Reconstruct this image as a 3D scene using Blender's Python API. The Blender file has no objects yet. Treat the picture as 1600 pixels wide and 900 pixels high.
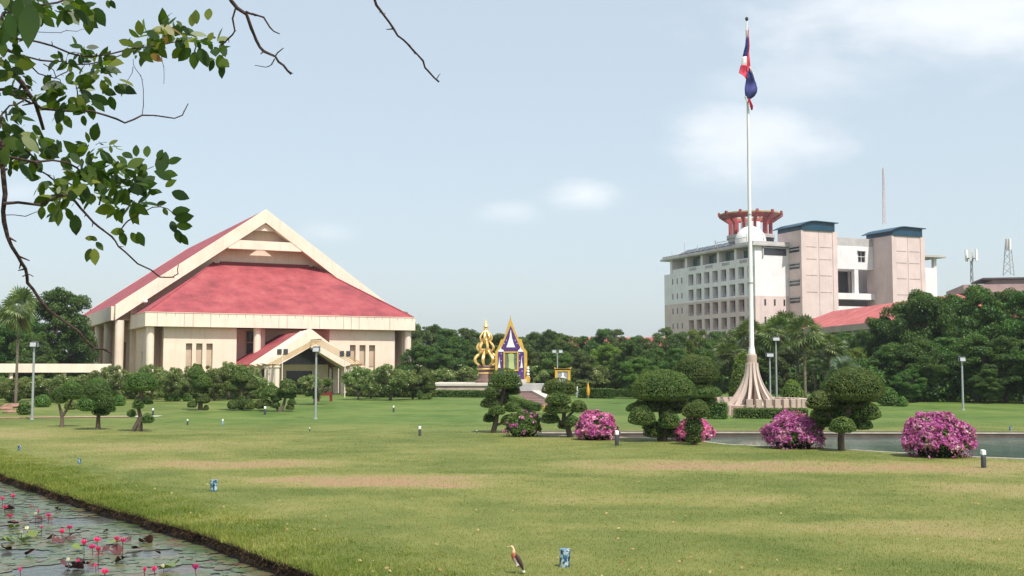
import bpy, math, random
import numpy as np
from mathutils import Vector, Matrix, noise
from mathutils.geometry import delaunay_2d_cdt
sc = bpy.context.scene
COL = sc.collection
R = math.radians
# ------------------------------------------------------------------ camera
F = 1780.0
EYE = 3.0
PITCH = math.atan(128.0 / F)
cp, sp_ = math.cos(PITCH), math.sin(PITCH)
cd = bpy.data.cameras.new('camera'); cam = bpy.data.objects.new('camera', cd); COL.objects.link(cam)
cam.location = (0, 0, EYE); cam.rotation_euler = (R(90) + PITCH, 0, 0)
cd.sensor_width = 36; cd.lens = F / 1600 * 36; cd.clip_start = 0.1; cd.clip_end = 12000
sc.camera = cam

def at(px, py, D):
    u = (px - 800) / F; v = (450 - py) / F
    k = D / (cp - v * sp_)
    return Vector((u * k, D, EYE + (sp_ + v * cp) * k))
def sstep(a, b, x):
    t = min(1, max(0, (x - a) / (b - a))); return t * t * (3 - 2 * t)
def H(x, y):
    z = 0.4 * sstep(66, 96, y)
    z += 1.4 * (1 - sstep(2.5, 8.0, y)) * (1 - sstep(200, 300, abs(x)))
    if 12 < y < 90: z += 0.05 * noise.noise(Vector((x * .06, y * .05, 3))) * sstep(12, 30, y)
    return z
def ground(px, py, zoff=0.0):
    D = 60.0
    for _ in range(30):
        p = at(px, py, D); h = H(p.x, D) + zoff
        q = at(px, py, 1.0)
        sl = (q.z - EYE)
        if sl > -1e-4: sl = -1e-4
        D = 0.5 * D + 0.5 * min(400, (h - EYE) / sl)
    p = at(px, py, D); p.z = H(p.x, D) + zoff
    return p
# ------------------------------------------------------------------ tags
def tag(o, label=None, cat=None, group=None, kind=None):
    if label: o['label'] = label
    if cat: o['category'] = cat
    if group: o['group'] = group
    if kind: o['kind'] = kind
    return o
def thing(name, loc, label, cat, group=None, rz=0.0, scale=None):
    o = bpy.data.objects.new(name, None); COL.objects.link(o)
    o.location = loc; o.rotation_euler = (0, 0, rz); o.empty_display_size = .3
    if scale: o.scale = scale
    return tag(o, label, cat, group)
# ------------------------------------------------------------------ mesh builder
class MB:
    def __init__(s, off=(0, 0, 0)):
        s.V = []; s.Fc = []; s.M = []; s.o = Vector(off); s.m = 0
    def v(s, p):
        s.V.append((p[0] + s.o.x, p[1] + s.o.y, p[2] + s.o.z)); return len(s.V) - 1
    def face(s, pts):
        s.Fc.append([s.v(p) for p in pts]); s.M.append(s.m)
    def box(s, x0, x1, y0, y1, z0, z1):
        a = [s.v(p) for p in ((x0, y0, z0), (x1, y0, z0), (x1, y1, z0), (x0, y1, z0), (x0, y0, z1), (x1, y0, z1), (x1, y1, z1), (x0, y1, z1))]
        for f in ((0, 3, 2, 1), (4, 5, 6, 7), (0, 1, 5, 4), (1, 2, 6, 5), (2, 3, 7, 6), (3, 0, 4, 7)):
            s.Fc.append([a[i] for i in f]); s.M.append(s.m)
        return s
    def obox(s, c, ax, ay, hx, hy, z0, z1):
        """box with horizontal axes ax, ay"""
        pts = [c + ax * (i * hx) + ay * (j * hy) for i, j in ((-1, -1), (1, -1), (1, 1), (-1, 1))]
        s.prism([(p.x, p.y, z0) for p in pts], (0, 0, z1 - z0)); return s
    def prism(s, pts, d):
        n = len(pts)
        a = [s.v(p) for p in pts]; b = [s.v((p[0] + d[0], p[1] + d[1], p[2] + d[2])) for p in pts]
        s.Fc.append(a[::-1]); s.M.append(s.m); s.Fc.append(b); s.M.append(s.m)
        for i in range(n):
            j = (i + 1) % n; s.Fc.append([a[i], a[j], b[j], b[i]]); s.M.append(s.m)
        return s
    def tube(s, path, rad, n=8, cap=True):
        P = [Vector(p) for p in path]
        if not hasattr(rad, '__len__'): rad = [rad] * len(P)
        rings = []; prev = None
        for i, p in enumerate(P):
            t = (P[min(i + 1, len(P) - 1)] - P[max(i - 1, 0)])
            if t.length < 1e-9: t = Vector((0, 0, 1))
            t.normalize()
            if prev is None:
                a = Vector((0, 1, 0)) if abs(t.z) > .9 else Vector((0, 0, 1))
                x = t.cross(a).normalized()
            else:
                x = prev - t * prev.dot(t)
                x = x.normalized() if x.length > 1e-6 else t.orthogonal().normalized()
            prev = x; y = t.cross(x)
            rings.append([s.v(p + (x * math.cos(k * 2 * math.pi / n) + y * math.sin(k * 2 * math.pi / n)) * rad[i]) for k in range(n)])
        for a, b in zip(rings, rings[1:]):
            for k in range(n):
                l = (k + 1) % n; s.Fc.append([a[k], a[l], b[l], b[k]]); s.M.append(s.m)
        if cap:
            s.Fc.append(rings[0][::-1]); s.M.append(s.m); s.Fc.append(rings[-1]); s.M.append(s.m)
        return s
    def lathe(s, prof, n=16, c=(0, 0), ang=0):
        rings = []
        for r, z in prof:
            rings.append([s.v((c[0] + r * math.cos(ang + k * 2 * math.pi / n), c[1] + r * math.sin(ang + k * 2 * math.pi / n), z)) for k in range(n)])
        for a, b in zip(rings, rings[1:]):
            for k in range(n):
                l = (k + 1) % n; s.Fc.append([a[k], a[l], b[l], b[k]]); s.M.append(s.m)
        s.Fc.append(rings[0][::-1]); s.M.append(s.m); s.Fc.append(rings[-1]); s.M.append(s.m)
        return s
    def wall_open(s, x0, x1, z0, z1, y0, y1, ops):
        x = x0
        for (a, b, c, d) in sorted(ops):
            if a > x: s.box(x, a, y0, y1, z0, z1)
            if c > z0: s.box(a, b, y0, y1, z0, c)
            if d < z1: s.box(a, b, y0, y1, d, z1)
            x = b
        if x1 > x: s.box(x, x1, y0, y1, z0, z1)
        return s
    def wall_open_y(s, y0, y1, z0, z1, x0, x1, ops):
        y = y0
        for (a, b, c, d) in sorted(ops):
            if a > y: s.box(x0, x1, y, a, z0, z1)
            if c > z0: s.box(x0, x1, a, b, z0, c)
            if d < z1: s.box(x0, x1, a, b, d, z1)
            y = b
        if y1 > y: s.box(x0, x1, y, y1, z0, z1)
        return s
    def mesh(s, name, mats, smooth=False):
        me = bpy.data.meshes.new(name); me.from_pydata(s.V, [], s.Fc)
        if not isinstance(mats, (list, tuple)): mats = [mats]
        for m in mats: me.materials.append(m)
        if len(mats) > 1: me.polygons.foreach_set('material_index', s.M)
        if smooth: me.polygons.foreach_set('use_smooth', [True] * len(s.Fc))
        me.update(); return me
    def build(s, name, mats, parent=None, smooth=False, loc=None, bevel=0):
        o = link(name, s.mesh(name, mats, smooth), parent)
        if loc is not None: o.location = loc
        if bevel:
            b = o.modifiers.new('bevel', 'BEVEL'); b.width = bevel; b.segments = 2; b.limit_method = 'ANGLE'
        if smooth: 
            try: o.data.set_sharp_from_angle(angle=R(40))
            except Exception: pass
        return o
def link(name, me, parent=None):
    o = bpy.data.objects.new(name, me); COL.objects.link(o)
    if parent is not None: o.parent = parent
    return o
def copy_tree(o, parent=None):
    c = o.copy(); COL.objects.link(c); c.parent = parent
    for ch in [x for x in CH.get(o.name, [])]: copy_tree(ch, c)
    return c
CH = {}
def children_index():
    CH.clear()
    for o in bpy.data.objects:
        if o.parent: CH.setdefault(o.parent.name, []).append(o)
# ------------------------------------------------------------------ materials
def nt_new(name):
    m = bpy.data.materials.new(name); m.use_nodes = True; nt = m.node_tree
    return m, nt, nt.nodes['Principled BSDF'], nt.nodes['Material Output']
def N(nt, t, **kw):
    n = nt.nodes.new(t)
    for k, v in kw.items():
        if k in n.inputs: n.inputs[k].default_value = v
        else: setattr(n, k, v)
    return n
def c4(c, k=1.0): return (c[0] * k, c[1] * k, c[2] * k, 1)
def ramp(nt, fac, stops):
    r = nt.nodes.new('ShaderNodeValToRGB'); nt.links.new(fac, r.inputs['Fac'])
    e = r.color_ramp.elements
    while len(e) < len(stops): e.new(.5)
    for i, (p, c) in enumerate(stops): e[i].position = p; e[i].color = c4(c) if len(c) == 3 else c
    return r.outputs['Color']
def paint(name, c, rough=.75, var=.12, scale=.6, streak=0.0, bump=.1, bscale=12, spec=.3, metal=0.0, c2=None, stretch=(1, 1, 1)):
    m, nt, b, out = nt_new(name)
    tc = N(nt, 'ShaderNodeTexCoord')
    mp = N(nt, 'ShaderNodeMapping'); mp.inputs['Scale'].default_value = stretch
    nt.links.new(tc.outputs['Object'], mp.inputs['Vector'])
    n1 = N(nt, 'ShaderNodeTexNoise', Scale=scale, Detail=6.0, Roughness=.6)
    nt.links.new(mp.outputs[0], n1.inputs['Vector'])
    c2 = c2 or tuple(x * (1 - var * 2.2) for x in c)
    col = ramp(nt, n1.outputs['Fac'], [(.3, c2), (.62, c)])
    if streak:
        ms = N(nt, 'ShaderNodeMapping'); ms.inputs['Scale'].default_value = (1.6, 1.6, .12)
        nt.links.new(tc.outputs['Object'], ms.inputs['Vector'])
        n2 = N(nt, 'ShaderNodeTexNoise', Scale=1.6, Detail=5.0, Roughness=.7)
        nt.links.new(ms.outputs[0], n2.inputs['Vector'])
        f = N(nt, 'ShaderNodeMapRange'); f.inputs[1].default_value = .5; f.inputs[2].default_value = .75
        f.inputs[3].default_value = 0; f.inputs[4].default_value = streak
        nt.links.new(n2.outputs['Fac'], f.inputs[0])
        mx = N(nt, 'ShaderNodeMix', data_type='RGBA'); nt.links.new(f.outputs[0], mx.inputs['Factor'])
        nt.links.new(col, mx.inputs[6]); mx.inputs[7].default_value = c4((c[0] * .42, c[1] * .42, c[2] * .42))
        col = mx.outputs[2]
    nt.links.new(col, b.inputs['Base Color'])
    b.inputs['Roughness'].default_value = rough; b.inputs['Metallic'].default_value = metal
    b.inputs['Specular IOR Level'].default_value = spec
    if bump:
        nb = N(nt, 'ShaderNodeTexNoise', Scale=float(bscale), Detail=4.0)
        nt.links.new(tc.outputs['Object'], nb.inputs['Vector'])
        bp = N(nt, 'ShaderNodeBump', Strength=bump, Distance=.03)
        nt.links.new(nb.outputs['Fac'], bp.inputs['Height']); nt.links.new(bp.outputs[0], b.inputs['Normal'])
    return m
def leafmat(name, cols, rough=.5, trans=.25, clump=.8, spec=.35, objrand=False):
    """cols: list of (pos,color) over the per-leaf random value"""
    m, nt, b, out = nt_new(name)
    g = N(nt, 'ShaderNodeNewGeometry'); tc = N(nt, 'ShaderNodeTexCoord')
    n1 = N(nt, 'ShaderNodeTexNoise', Scale=clump, Detail=2.0)
    nt.links.new(tc.outputs['Object'], n1.inputs['Vector'])
    oi = N(nt, 'ShaderNodeObjectInfo')
    a = N(nt, 'ShaderNodeMath', operation='MULTIPLY_ADD'); nt.links.new(oi.outputs['Random'] if objrand else g.outputs['Random Per Island'], a.inputs[0]); a.inputs[1].default_value = .9 if objrand else .6
    nt.links.new(n1.outputs['Fac'], a.inputs[2])
    a2 = N(nt, 'ShaderNodeMath', operation='SUBTRACT'); nt.links.new(a.outputs[0], a2.inputs[0]); a2.inputs[1].default_value = .45 if objrand else .3
    col = ramp(nt, a2.outputs[0], cols)
    hs = N(nt, 'ShaderNodeHueSaturation'); nt.links.new(col, hs.inputs['Color'])
    mv = N(nt, 'ShaderNodeMapRange'); nt.links.new(oi.outputs['Random'], mv.inputs[0]); mv.inputs[3].default_value = .8; mv.inputs[4].default_value = 1.2
    nt.links.new(mv.outputs[0], hs.inputs['Value'])
    mh = N(nt, 'ShaderNodeMapRange'); nt.links.new(oi.outputs['Random'], mh.inputs[0]); mh.inputs[3].default_value = .485; mh.inputs[4].default_value = .515
    nt.links.new(mh.outputs[0], hs.inputs['Hue'])
    nt.links.new(hs.outputs[0], b.inputs['Base Color'])
    b.inputs['Roughness'].default_value = rough; b.inputs['Specular IOR Level'].default_value = spec
    if trans:
        t = N(nt, 'ShaderNodeBsdfTranslucent'); mx = N(nt, 'ShaderNodeMixShader', Fac=trans)
        br = N(nt, 'ShaderNodeMixRGB', blend_type='MULTIPLY', Fac=1.0); nt.links.new(hs.outputs[0], br.inputs[1]); br.inputs[2].default_value = (1.6, 1.7, .7, 1)
        nt.links.new(br.outputs[0], t.inputs['Color'])
        nt.links.new(b.outputs[0], mx.inputs[1]); nt.links.new(t.outputs[0], mx.inputs[2]); nt.links.new(mx.outputs[0], out.inputs['Surface'])
    return m
# ------------------------------------------------------------------ leaf clouds
def quads_mesh(name, V, nper, mat):
    """V: (n, nper, 3) polygon corners, each polygon its own island"""
    n = V.shape[0]; me = bpy.data.meshes.new(name)
    me.vertices.add(n * nper); me.vertices.foreach_set('co', V.reshape(-1).astype(np.float32))
    me.loops.add(n * nper); me.loops.foreach_set('vertex_index', np.arange(n * nper, dtype=np.int32))
    me.polygons.add(n); me.polygons.foreach_set('loop_start', np.arange(0, n * nper, nper, dtype=np.int32))
    try: me.polygons.foreach_set('loop_total', np.full(n, nper, dtype=np.int32))
    except Exception: pass
    me.materials.append(mat); me.update(calc_edges=True); me.validate()
    return me
def unit(a): return a / np.maximum(np.linalg.norm(a, axis=-1, keepdims=True), 1e-9)
def leaf_cards(pos, nrm, size, rng, aspect=.5, jitter=.8, droop=0.0):
    n = len(pos)
    nn = unit(nrm + rng.normal(0, jitter, (n, 3)))
    t = unit(np.cross(nn, rng.normal(0, 1, (n, 3)) + np.array([0, 0, droop])))
    b = np.cross(nn, t)
    s = (size * rng.uniform(.6, 1.35, n))[:, None]
    w = s * aspect
    fold = nn * s * .12
    return np.stack([pos - t * s, pos - b * w + fold, pos + t * s, pos + b * w + fold], axis=1)
def cloud(centers, radii, n, size, rng, aspect=.5, jitter=.7, shell=(.72, 1.08), zbias=.25, low=-.55):
    C = np.asarray(centers, float); Rd = np.asarray(radii, float)
    if Rd.ndim == 1: Rd = np.stack([Rd] * 3, 1)
    wgt = (Rd[:, 0] * Rd[:, 1] + Rd[:, 0] * Rd[:, 2]); wgt = wgt / wgt.sum()
    idx = rng.choice(len(C), n, p=wgt)
    d = rng.normal(0, 1, (n, 3)); d[:, 2] += zbias; d = unit(d)
    d[:, 2] = np.where(d[:, 2] < low, -d[:, 2], d[:, 2])
    rr = rng.uniform(shell[0], shell[1], n)[:, None]
    pos = C[idx] + d * Rd[idx] * rr
    return leaf_cards(pos, unit(d / Rd[idx]), size, rng, aspect, jitter)
# ------------------------------------------------------------------ palette
CREAM = paint('cream_render', (.82, .66, .53), .8, .06, .5, .25, .05)
CREAM2 = paint('cream_fascia', (.84, .70, .57), .8, .06, .4, .30, .05)
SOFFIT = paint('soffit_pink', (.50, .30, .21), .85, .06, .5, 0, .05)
def roofmat(name, c, rows=3.0):
    m, nt, b, out = nt_new(name)
    tc = N(nt, 'ShaderNodeTexCoord')
    n1 = N(nt, 'ShaderNodeTexNoise', Scale=.40, Detail=9.0, Roughness=.72); nt.links.new(tc.outputs['Object'], n1.inputs['Vector'])
    col = ramp(nt, n1.outputs['Fac'], [(.32, tuple(x * .55 for x in c)), (.5, c), (.68, (c[0] * 1.2, c[1] * 1.7, c[2] * 1.4))])
    n3 = N(nt, 'ShaderNodeTexNoise', Scale=9.0, Detail=3.0, Roughness=.7); nt.links.new(tc.outputs['Object'], n3.inputs['Vector'])
    mx = N(nt, 'ShaderNodeMixRGB', blend_type='MULTIPLY', Fac=.45); nt.links.new(col, mx.inputs[1])
    nt.links.new(ramp(nt, n3.outputs['Fac'], [(.3, (.6, .6, .6)), (.7, (1.2, 1.2, 1.2))]), mx.inputs[2])
    nt.links.new(mx.outputs[0], b.inputs['Base Color']); b.inputs['Roughness'].default_value = .7
    br = N(nt, 'ShaderNodeTexWave', wave_type='BANDS', bands_direction='Z', Scale=1.1); nt.links.new(tc.outputs['Object'], br.inputs['Vector'])
    bp = N(nt, 'ShaderNodeBump', Strength=.12, Distance=.04); nt.links.new(br.outputs['Fac'], bp.inputs['Height']); nt.links.new(bp.outputs[0], b.inputs['Normal'])
    return m
REDROOF = roofmat('red_roof_tiles', (.31, .052, .062))
REDROOF2 = roofmat('coral_roof_sheet', (.47, .105, .10))
PINK = paint('pink_tile_cladding', (.69, .545, .515), .75, .07, .3, .25, .05)
PALE = paint('pale_grey_render', (.83, .79, .80), .8, .07, .3, .35, .05)
PALE2 = paint('concrete_grey', (.52, .49, .48), .85, .12, .5, .3, .1)
BLUE = paint('blue_metal_sheet', (.012, .060, .105), .45, .1, .3, 0, 0)
GLASSD = paint('dark_window_glass', (.035, .035, .045), .15, .2, .3, 0, 0, spec=.6)
GLASSG = paint('green_window_glass', (.04, .10, .07), .15, .2, .3, 0, 0, spec=.6)
CROWNRED = paint('weathered_red_paint', (.36, .07, .07), .6, .2, .6, .2, 0)
YELROOF = paint('mustard_trim', (.50, .36, .13), .6, .15, 1, .2, 0)
WHITE = paint('white_paint', (.78, .78, .76), .5, .04, .8, .08, 0)
GREYMET = paint('galvanised_steel', (.42, .45, .45), .45, .1, 2, 0, 0, metal=.4)
LENS = paint('lamp_lens', (.45, .47, .48), .25, .1, 2, 0, 0)
DARKMET = paint('dark_lamp_housing', (.05, .05, .055), .5, .1, 2, 0, 0)
GOLD = paint('gold_leaf', (.90, .62, .24), .34, .08, 3, 0, 0, metal=.4)
GOLDP = paint('gold_paint', (.66, .42, .08), .5, .1, 3, 0, 0, metal=.2)
PURPLE = paint('purple_panel', (.085, .035, .17), .6, .1, 3, 0, 0)
STONE = paint('beige_stone', (.52, .40, .33), .8, .12, 1.2, .2, .1)
STONED = paint('brown_granite', (.22, .14, .12), .7, .15, 2, .2, .1)
STONEL = paint('pale_stone', (.62, .56, .48), .7, .08, 1.5, .1, .05)
TIMBER = paint('ochre_timber', (.52, .33, .13), .6, .15, 3, 0, .1)
REDWOOD = paint('dark_red_paint', (.20, .025, .03), .5, .1, 3, 0, 0)
BARK = paint('grey_brown_bark', (.14, .105, .08), .9, .25, 5, 0, .6, 14, stretch=(1, 1, .25))
BARKD = paint('dark_bark', (.065, .04, .035), .85, .25, 9, 0, .6, 40, stretch=(1, 1, .4))
PALMBARK = paint('palm_bark', (.20, .165, .12), .9, .25, 2, 0, .4, 8, stretch=(1, 1, 4))
SOIL = paint('dark_soil_bank', (.022, .015, .010), .95, .3, 3, 0, .9, 9)
CONC = paint('old_concrete', (.13, .098, .08), .9, .2, 1.5, .5, .3, 6)
COPING = paint('light_coping', (.50, .44, .36), .85, .15, 2, 0, .2)
CORE = paint('foliage_core', (.018, .032, .010), .95, .2, 4, 0, 0, spec=0)  # solid dark filler behind the leaf cards of topiary, bushes and hedges
L_BROAD = leafmat('broad_leaf', [(.15, (.018, .052, .010)), (.45, (.045, .108, .018)), (.8, (.115, .190, .030))], .5, .28, .35)
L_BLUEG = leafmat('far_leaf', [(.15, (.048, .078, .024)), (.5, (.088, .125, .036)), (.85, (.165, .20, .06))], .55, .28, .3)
L_YEL = leafmat('yellowish_leaf', [(.15, (.06, .11, .015)), (.5, (.12, .19, .025)), (.85, (.22, .27, .04))], .5, .3, .5)
L_PLUM = leafmat('frangipani_leaf', [(.15, (.065, .110, .028)), (.5, (.135, .195, .050)), (.85, (.27, .31, .11))], .42, .3, 1.0)
L_TOPI = leafmat('clipped_leaf', [(.1, (.036, .074, .012)), (.5, (.072, .125, .020)), (.9, (.175, .205, .048))], .55, .25, 1.5)
L_LEFT = leafmat('bright_clipped_leaf', [(.1, (.035, .085, .014)), (.5, (.075, .150, .025)), (.9, (.15, .23, .05))], .5, .3, 1.5)
L_HEDGE = leafmat('hedge_leaf', [(.1, (.04, .09, .012)), (.5, (.075, .15, .02)), (.9, (.14, .22, .04))], .5, .25, 1.5)
L_PALM = leafmat('palm_leaf', [(.1, (.035, .075, .022)), (.5, (.11, .165, .05)), (.9, (.34, .36, .19))], .35, .25, .8)
L_PALMB = leafmat('silver_palm_leaf', [(.1, (.10, .15, .10)), (.9, (.22, .28, .20))], .4, .15, .8)
L_DEAD = leafmat('dead_palm_leaf', [(.1, (.10, .05, .025)), (.9, (.26, .15, .08))], .8, .1, 1)
L_BOUG = leafmat('bougainvillea_bract', [(.05, (.38, .05, .25)), (.42, (.52, .11, .38)), (.72, (.66, .27, .50)), (.92, (.82, .66, .66))], .6, .3, 2.2, .1)
L_NEAR = leafmat('near_leaf', [(.1, (.018, .046, .009)), (.45, (.038, .085, .013)), (.7, (.10, .155, .022)), (.92, (.22, .25, .045)), (1.0, (.30, .16, .05))], .38, .48, 3)
FLOWERW = leafmat('cream_blossom', [(.1, (.7, .62, .35)), (.9, (.8, .76, .62))], .6, .2, 1, .1)
L_LILY = leafmat('lily_pad', [(.1, (.05, .09, .03)), (.4, (.09, .135, .05)), (.62, (.15, .17, .06)), (.78, (.17, .10, .06)), (.95, (.12, .035, .035))], .30, 0, .6, .5, True)
L_LILYF = leafmat('far_lily_pad', [(.1, (.05, .085, .035)), (.5, (.09, .125, .05)), (.8, (.14, .12, .06)), (.95, (.12, .04, .04))], .30, 0, .6, .5)
L_PADR = leafmat('maroon_pad', [(.1, (.06, .022, .02)), (.9, (.14, .045, .035))], .35, 0, .6, .5)
L_PADG = leafmat('bright_pad', [(.1, (.07, .14, .02)), (.9, (.22, .27, .06))], .3, .1, .6, .5)
PETAL = leafmat('magenta_petal', [(.1, (.55, .02, .18)), (.9, (.80, .12, .36))], .5, .25, 1, .2)
STEMR = paint('red_stem', (.10, .03, .03), .5, .1, 3, 0, 0)
FR = paint('flag_red', (.60, .05, .09), .7, .05, 3, 0, 0)
FW = paint('flag_white', (.75, .72, .70), .7, .05, 3, 0, 0)
FB = paint('flag_blue', (.045, .05, .20), .7, .05, 3, 0, 0)

# ---- lawn colour node group shared by the ground sheet and the blades
PATCH = [(-3.6, 31.5, 4.6, 2.4, .95), (-9.0, 36.5, 4.5, 1.8, .7), (9.5, 35.5, 11.0, 3.0, .8), (-26, 55, 9, 7, .55), (3.5, 26.5, 5.0, 1.8, .35), (14, 29, 6, 2.0, .45), (-14, 45, 8, 4, .4), (6, 22, 6, 1.2, .4), (18,23,8,3,.4)]
def lawn_group():
    g = bpy.data.node_groups.new('lawn_colour', 'ShaderNodeTree')
    g.interface.new_socket('Color', in_out='OUTPUT', socket_type='NodeSocketColor')
    g.interface.new_socket('Fine', in_out='OUTPUT', socket_type='NodeSocketFloat')
    go = g.nodes.new('NodeGroupOutput'); ge = g.nodes.new('ShaderNodeNewGeometry')
    mp = N(g, 'ShaderNodeMapping'); mp.inputs['Scale'].default_value = (1, 1.0, 0); g.links.new(ge.outputs['Position'], mp.inputs['Vector'])
    n1 = N(g, 'ShaderNodeTexNoise', Scale=.16, Detail=5.0, Roughness=.6, Distortion=.6); g.links.new(mp.outputs[0], n1.inputs['Vector'])
    n2 = N(g, 'ShaderNodeTexNoise', Scale=1.6, Detail=6.0, Roughness=.7); g.links.new(mp.outputs[0], n2.inputs['Vector'])
    n3 = N(g, 'ShaderNodeTexNoise', Scale=22.0, Detail=3.0, Roughness=.7); g.links.new(mp.outputs[0], n3.inputs['Vector'])
    last = None
    nw = N(g, 'ShaderNodeTexNoise', Scale=.35, Detail=4.0, Roughness=.6); g.links.new(mp.outputs[0], nw.inputs['Vector'])
    wv = N(g, 'ShaderNodeVectorMath', operation='MULTIPLY_ADD'); g.links.new(nw.outputs['Color'], wv.inputs[0]); wv.inputs[1].default_value = (6, 5, 0); g.links.new(mp.outputs[0], wv.inputs[2])
    for (x, y, rx, ry, k) in PATCH:
        x += 3.0; y += 2.5
        m = N(g, 'ShaderNodeVectorMath', operation='SUBTRACT'); g.links.new(wv.outputs[0], m.inputs[0]); m.inputs[1].default_value = (x, y, 0)
        d = N(g, 'ShaderNodeVectorMath', operation='MULTIPLY'); g.links.new(m.outputs[0], d.inputs[0]); d.inputs[1].default_value = (1 / rx, 1 / ry, 0)
        l = N(g, 'ShaderNodeVectorMath', operation='LENGTH'); g.links.new(d.outputs[0], l.inputs[0])
        r = N(g, 'ShaderNodeMapRange', interpolation_type='SMOOTHSTEP'); g.links.new(l.outputs['Value'], r.inputs[0]); r.inputs[1].default_value = .2; r.inputs[2].default_value = 1.25; r.inputs[3].default_value = k; r.inputs[4].default_value = 0
        if last is None: last = r.outputs[0]
        else:
            mx = N(g, 'ShaderNodeMath', operation='MAXIMUM'); g.links.new(last, mx.inputs[0]); g.links.new(r.outputs[0], mx.inputs[1]); last = mx.outputs[0]
    # dryness = patches*(.4+noise) + noise
    a = N(g, 'ShaderNodeMath', operation='MULTIPLY_ADD'); g.links.new(n2.outputs['Fac'], a.inputs[0]); a.inputs[1].default_value = 1.5; a.inputs[2].default_value = .1
    b = N(g, 'ShaderNodeMath', operation='MULTIPLY'); g.links.new(a.outputs[0], b.inputs[0]); g.links.new(last, b.inputs[1])
    c = N(g, 'ShaderNodeMapRange'); g.links.new(n1.outputs['Fac'], c.inputs[0]); c.inputs[1].default_value = .38; c.inputs[2].default_value = .68; c.inputs[3].default_value = 0; c.inputs[4].default_value = .38
    # greener with distance, where the watered lawn begins
    sx = N(g, 'ShaderNodeSeparateXYZ'); g.links.new(ge.outputs['Position'], sx.inputs[0])
    far = N(g, 'ShaderNodeMapRange', interpolation_type='SMOOTHSTEP'); g.links.new(sx.outputs['Y'], far.inputs[0]); far.inputs[1].default_value = 52; far.inputs[2].default_value = 70; far.inputs[3].default_value = 0; far.inputs[4].default_value = 1
    farx = N(g, 'ShaderNodeMapRange', interpolation_type='SMOOTHSTEP'); g.links.new(sx.outputs['X'], farx.inputs[0]); farx.inputs[1].default_value = -28; farx.inputs[2].default_value = -16; farx.inputs[3].default_value = .35; farx.inputs[4].default_value = 1
    fm = N(g, 'ShaderNodeMath', operation='MULTIPLY'); g.links.new(far.outputs[0], fm.inputs[0]); g.links.new(farx.outputs[0], fm.inputs[1])
    n4 = N(g, 'ShaderNodeTexNoise', Scale=.75, Detail=4.0, Roughness=.65); g.links.new(mp.outputs[0], n4.inputs['Vector'])
    c4_ = N(g, 'ShaderNodeMath', operation='MULTIPLY_ADD'); g.links.new(n4.outputs['Fac'], c4_.inputs[0]); c4_.inputs[1].default_value = .7; c4_.inputs[2].default_value = -.33
    c5 = N(g, 'ShaderNodeMath', operation='ADD'); g.links.new(c.outputs[0], c5.inputs[0]); g.links.new(c4_.outputs[0], c5.inputs[1]); c = c5
    s = N(g, 'ShaderNodeMath', operation='ADD'); g.links.new(b.outputs[0], s.inputs[0]); g.links.new(c.outputs[0], s.inputs[1])
    f3 = N(g, 'ShaderNodeMath', operation='MULTIPLY_ADD'); g.links.new(n3.outputs['Fac'], f3.inputs[0]); f3.inputs[1].default_value = .45; f3.inputs[2].default_value = -.22
    s2 = N(g, 'ShaderNodeMath', operation='ADD'); g.links.new(s.outputs[0], s2.inputs[0]); g.links.new(f3.outputs[0], s2.inputs[1])
    near = ramp(g, s2.outputs[0], [(0.0, (.100, .130, .026)), (.3, (.172, .182, .048)), (.62, (.245, .215, .082)), (1.0, (.30, .20, .11))])
    greenf = ramp(g, s2.outputs[0], [(0.0, (.066, .118, .020)), (.22, (.105, .158, .032)), (.5, (.150, .185, .045)), (1.0, (.22, .205, .075))])
    mx = N(g, 'ShaderNodeMixRGB'); g.links.new(fm.outputs[0], mx.inputs[0]); g.links.new(near, mx.inputs[1]); g.links.new(greenf, mx.inputs[2])
    g.links.new(mx.outputs[0], go.inputs['Color']); g.links.new(n3.outputs['Fac'], go.inputs['Fine'])
    return g
LG = lawn_group()
def lawn_mat(blades=False, lush_bright=False):
    m, nt, b, out = nt_new(('lush_brightened_blades' if lush_bright else 'grass_blades') if blades else 'lawn_turf')
    g = nt.nodes.new('ShaderNodeGroup'); g.node_tree = LG
    b.inputs['Roughness'].default_value = .7; b.inputs['Specular IOR Level'].default_value = .15
    if blades:
        ge = nt.nodes.new('ShaderNodeNewGeometry')
        k = ramp(nt, ge.outputs['Random Per Island'], [(0, (1.0, 1.1, .9)), (.5, (1.2, 1.25, 1.05)), (.9, (1.5, 1.45, 1.3)), (1, (1.8, 1.6, 1.5))])
        if lush_bright: k = ramp(nt, ge.outputs['Random Per Island'], [(0, (1.0, 1.2, .9)), (.5, (1.35, 1.5, 1.1)), (.85, (1.8, 1.8, 1.5)), (1, (2.4, 2.1, 1.8))])  # lusher green, with brightness put in for upright blades catching little sun
        mx = N(nt, 'ShaderNodeMixRGB', blend_type='MULTIPLY', Fac=1.0); nt.links.new(g.outputs[0], mx.inputs[1]); nt.links.new(k, mx.inputs[2])
        nt.links.new(mx.outputs[0], b.inputs['Base Color'])
        t = N(nt, 'ShaderNodeBsdfTranslucent'); nt.links.new(mx.outputs[0], t.inputs['Color'])
        ms = N(nt, 'ShaderNodeMixShader', Fac=.35); nt.links.new(b.outputs[0], ms.inputs[1]); nt.links.new(t.outputs[0], ms.inputs[2]); nt.links.new(ms.outputs[0], out.inputs['Surface'])
    else:
        nt.links.new(g.outputs[0], b.inputs['Base Color'])
        bp = N(nt, 'ShaderNodeBump', Strength=.5, Distance=.05); nt.links.new(g.outputs[1], bp.inputs['Height']); nt.links.new(bp.outputs[0], b.inputs['Normal'])
    return m
LAWN = lawn_mat(); BLADE = lawn_mat(True); BLADE2 = lawn_mat(True, True)
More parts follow.
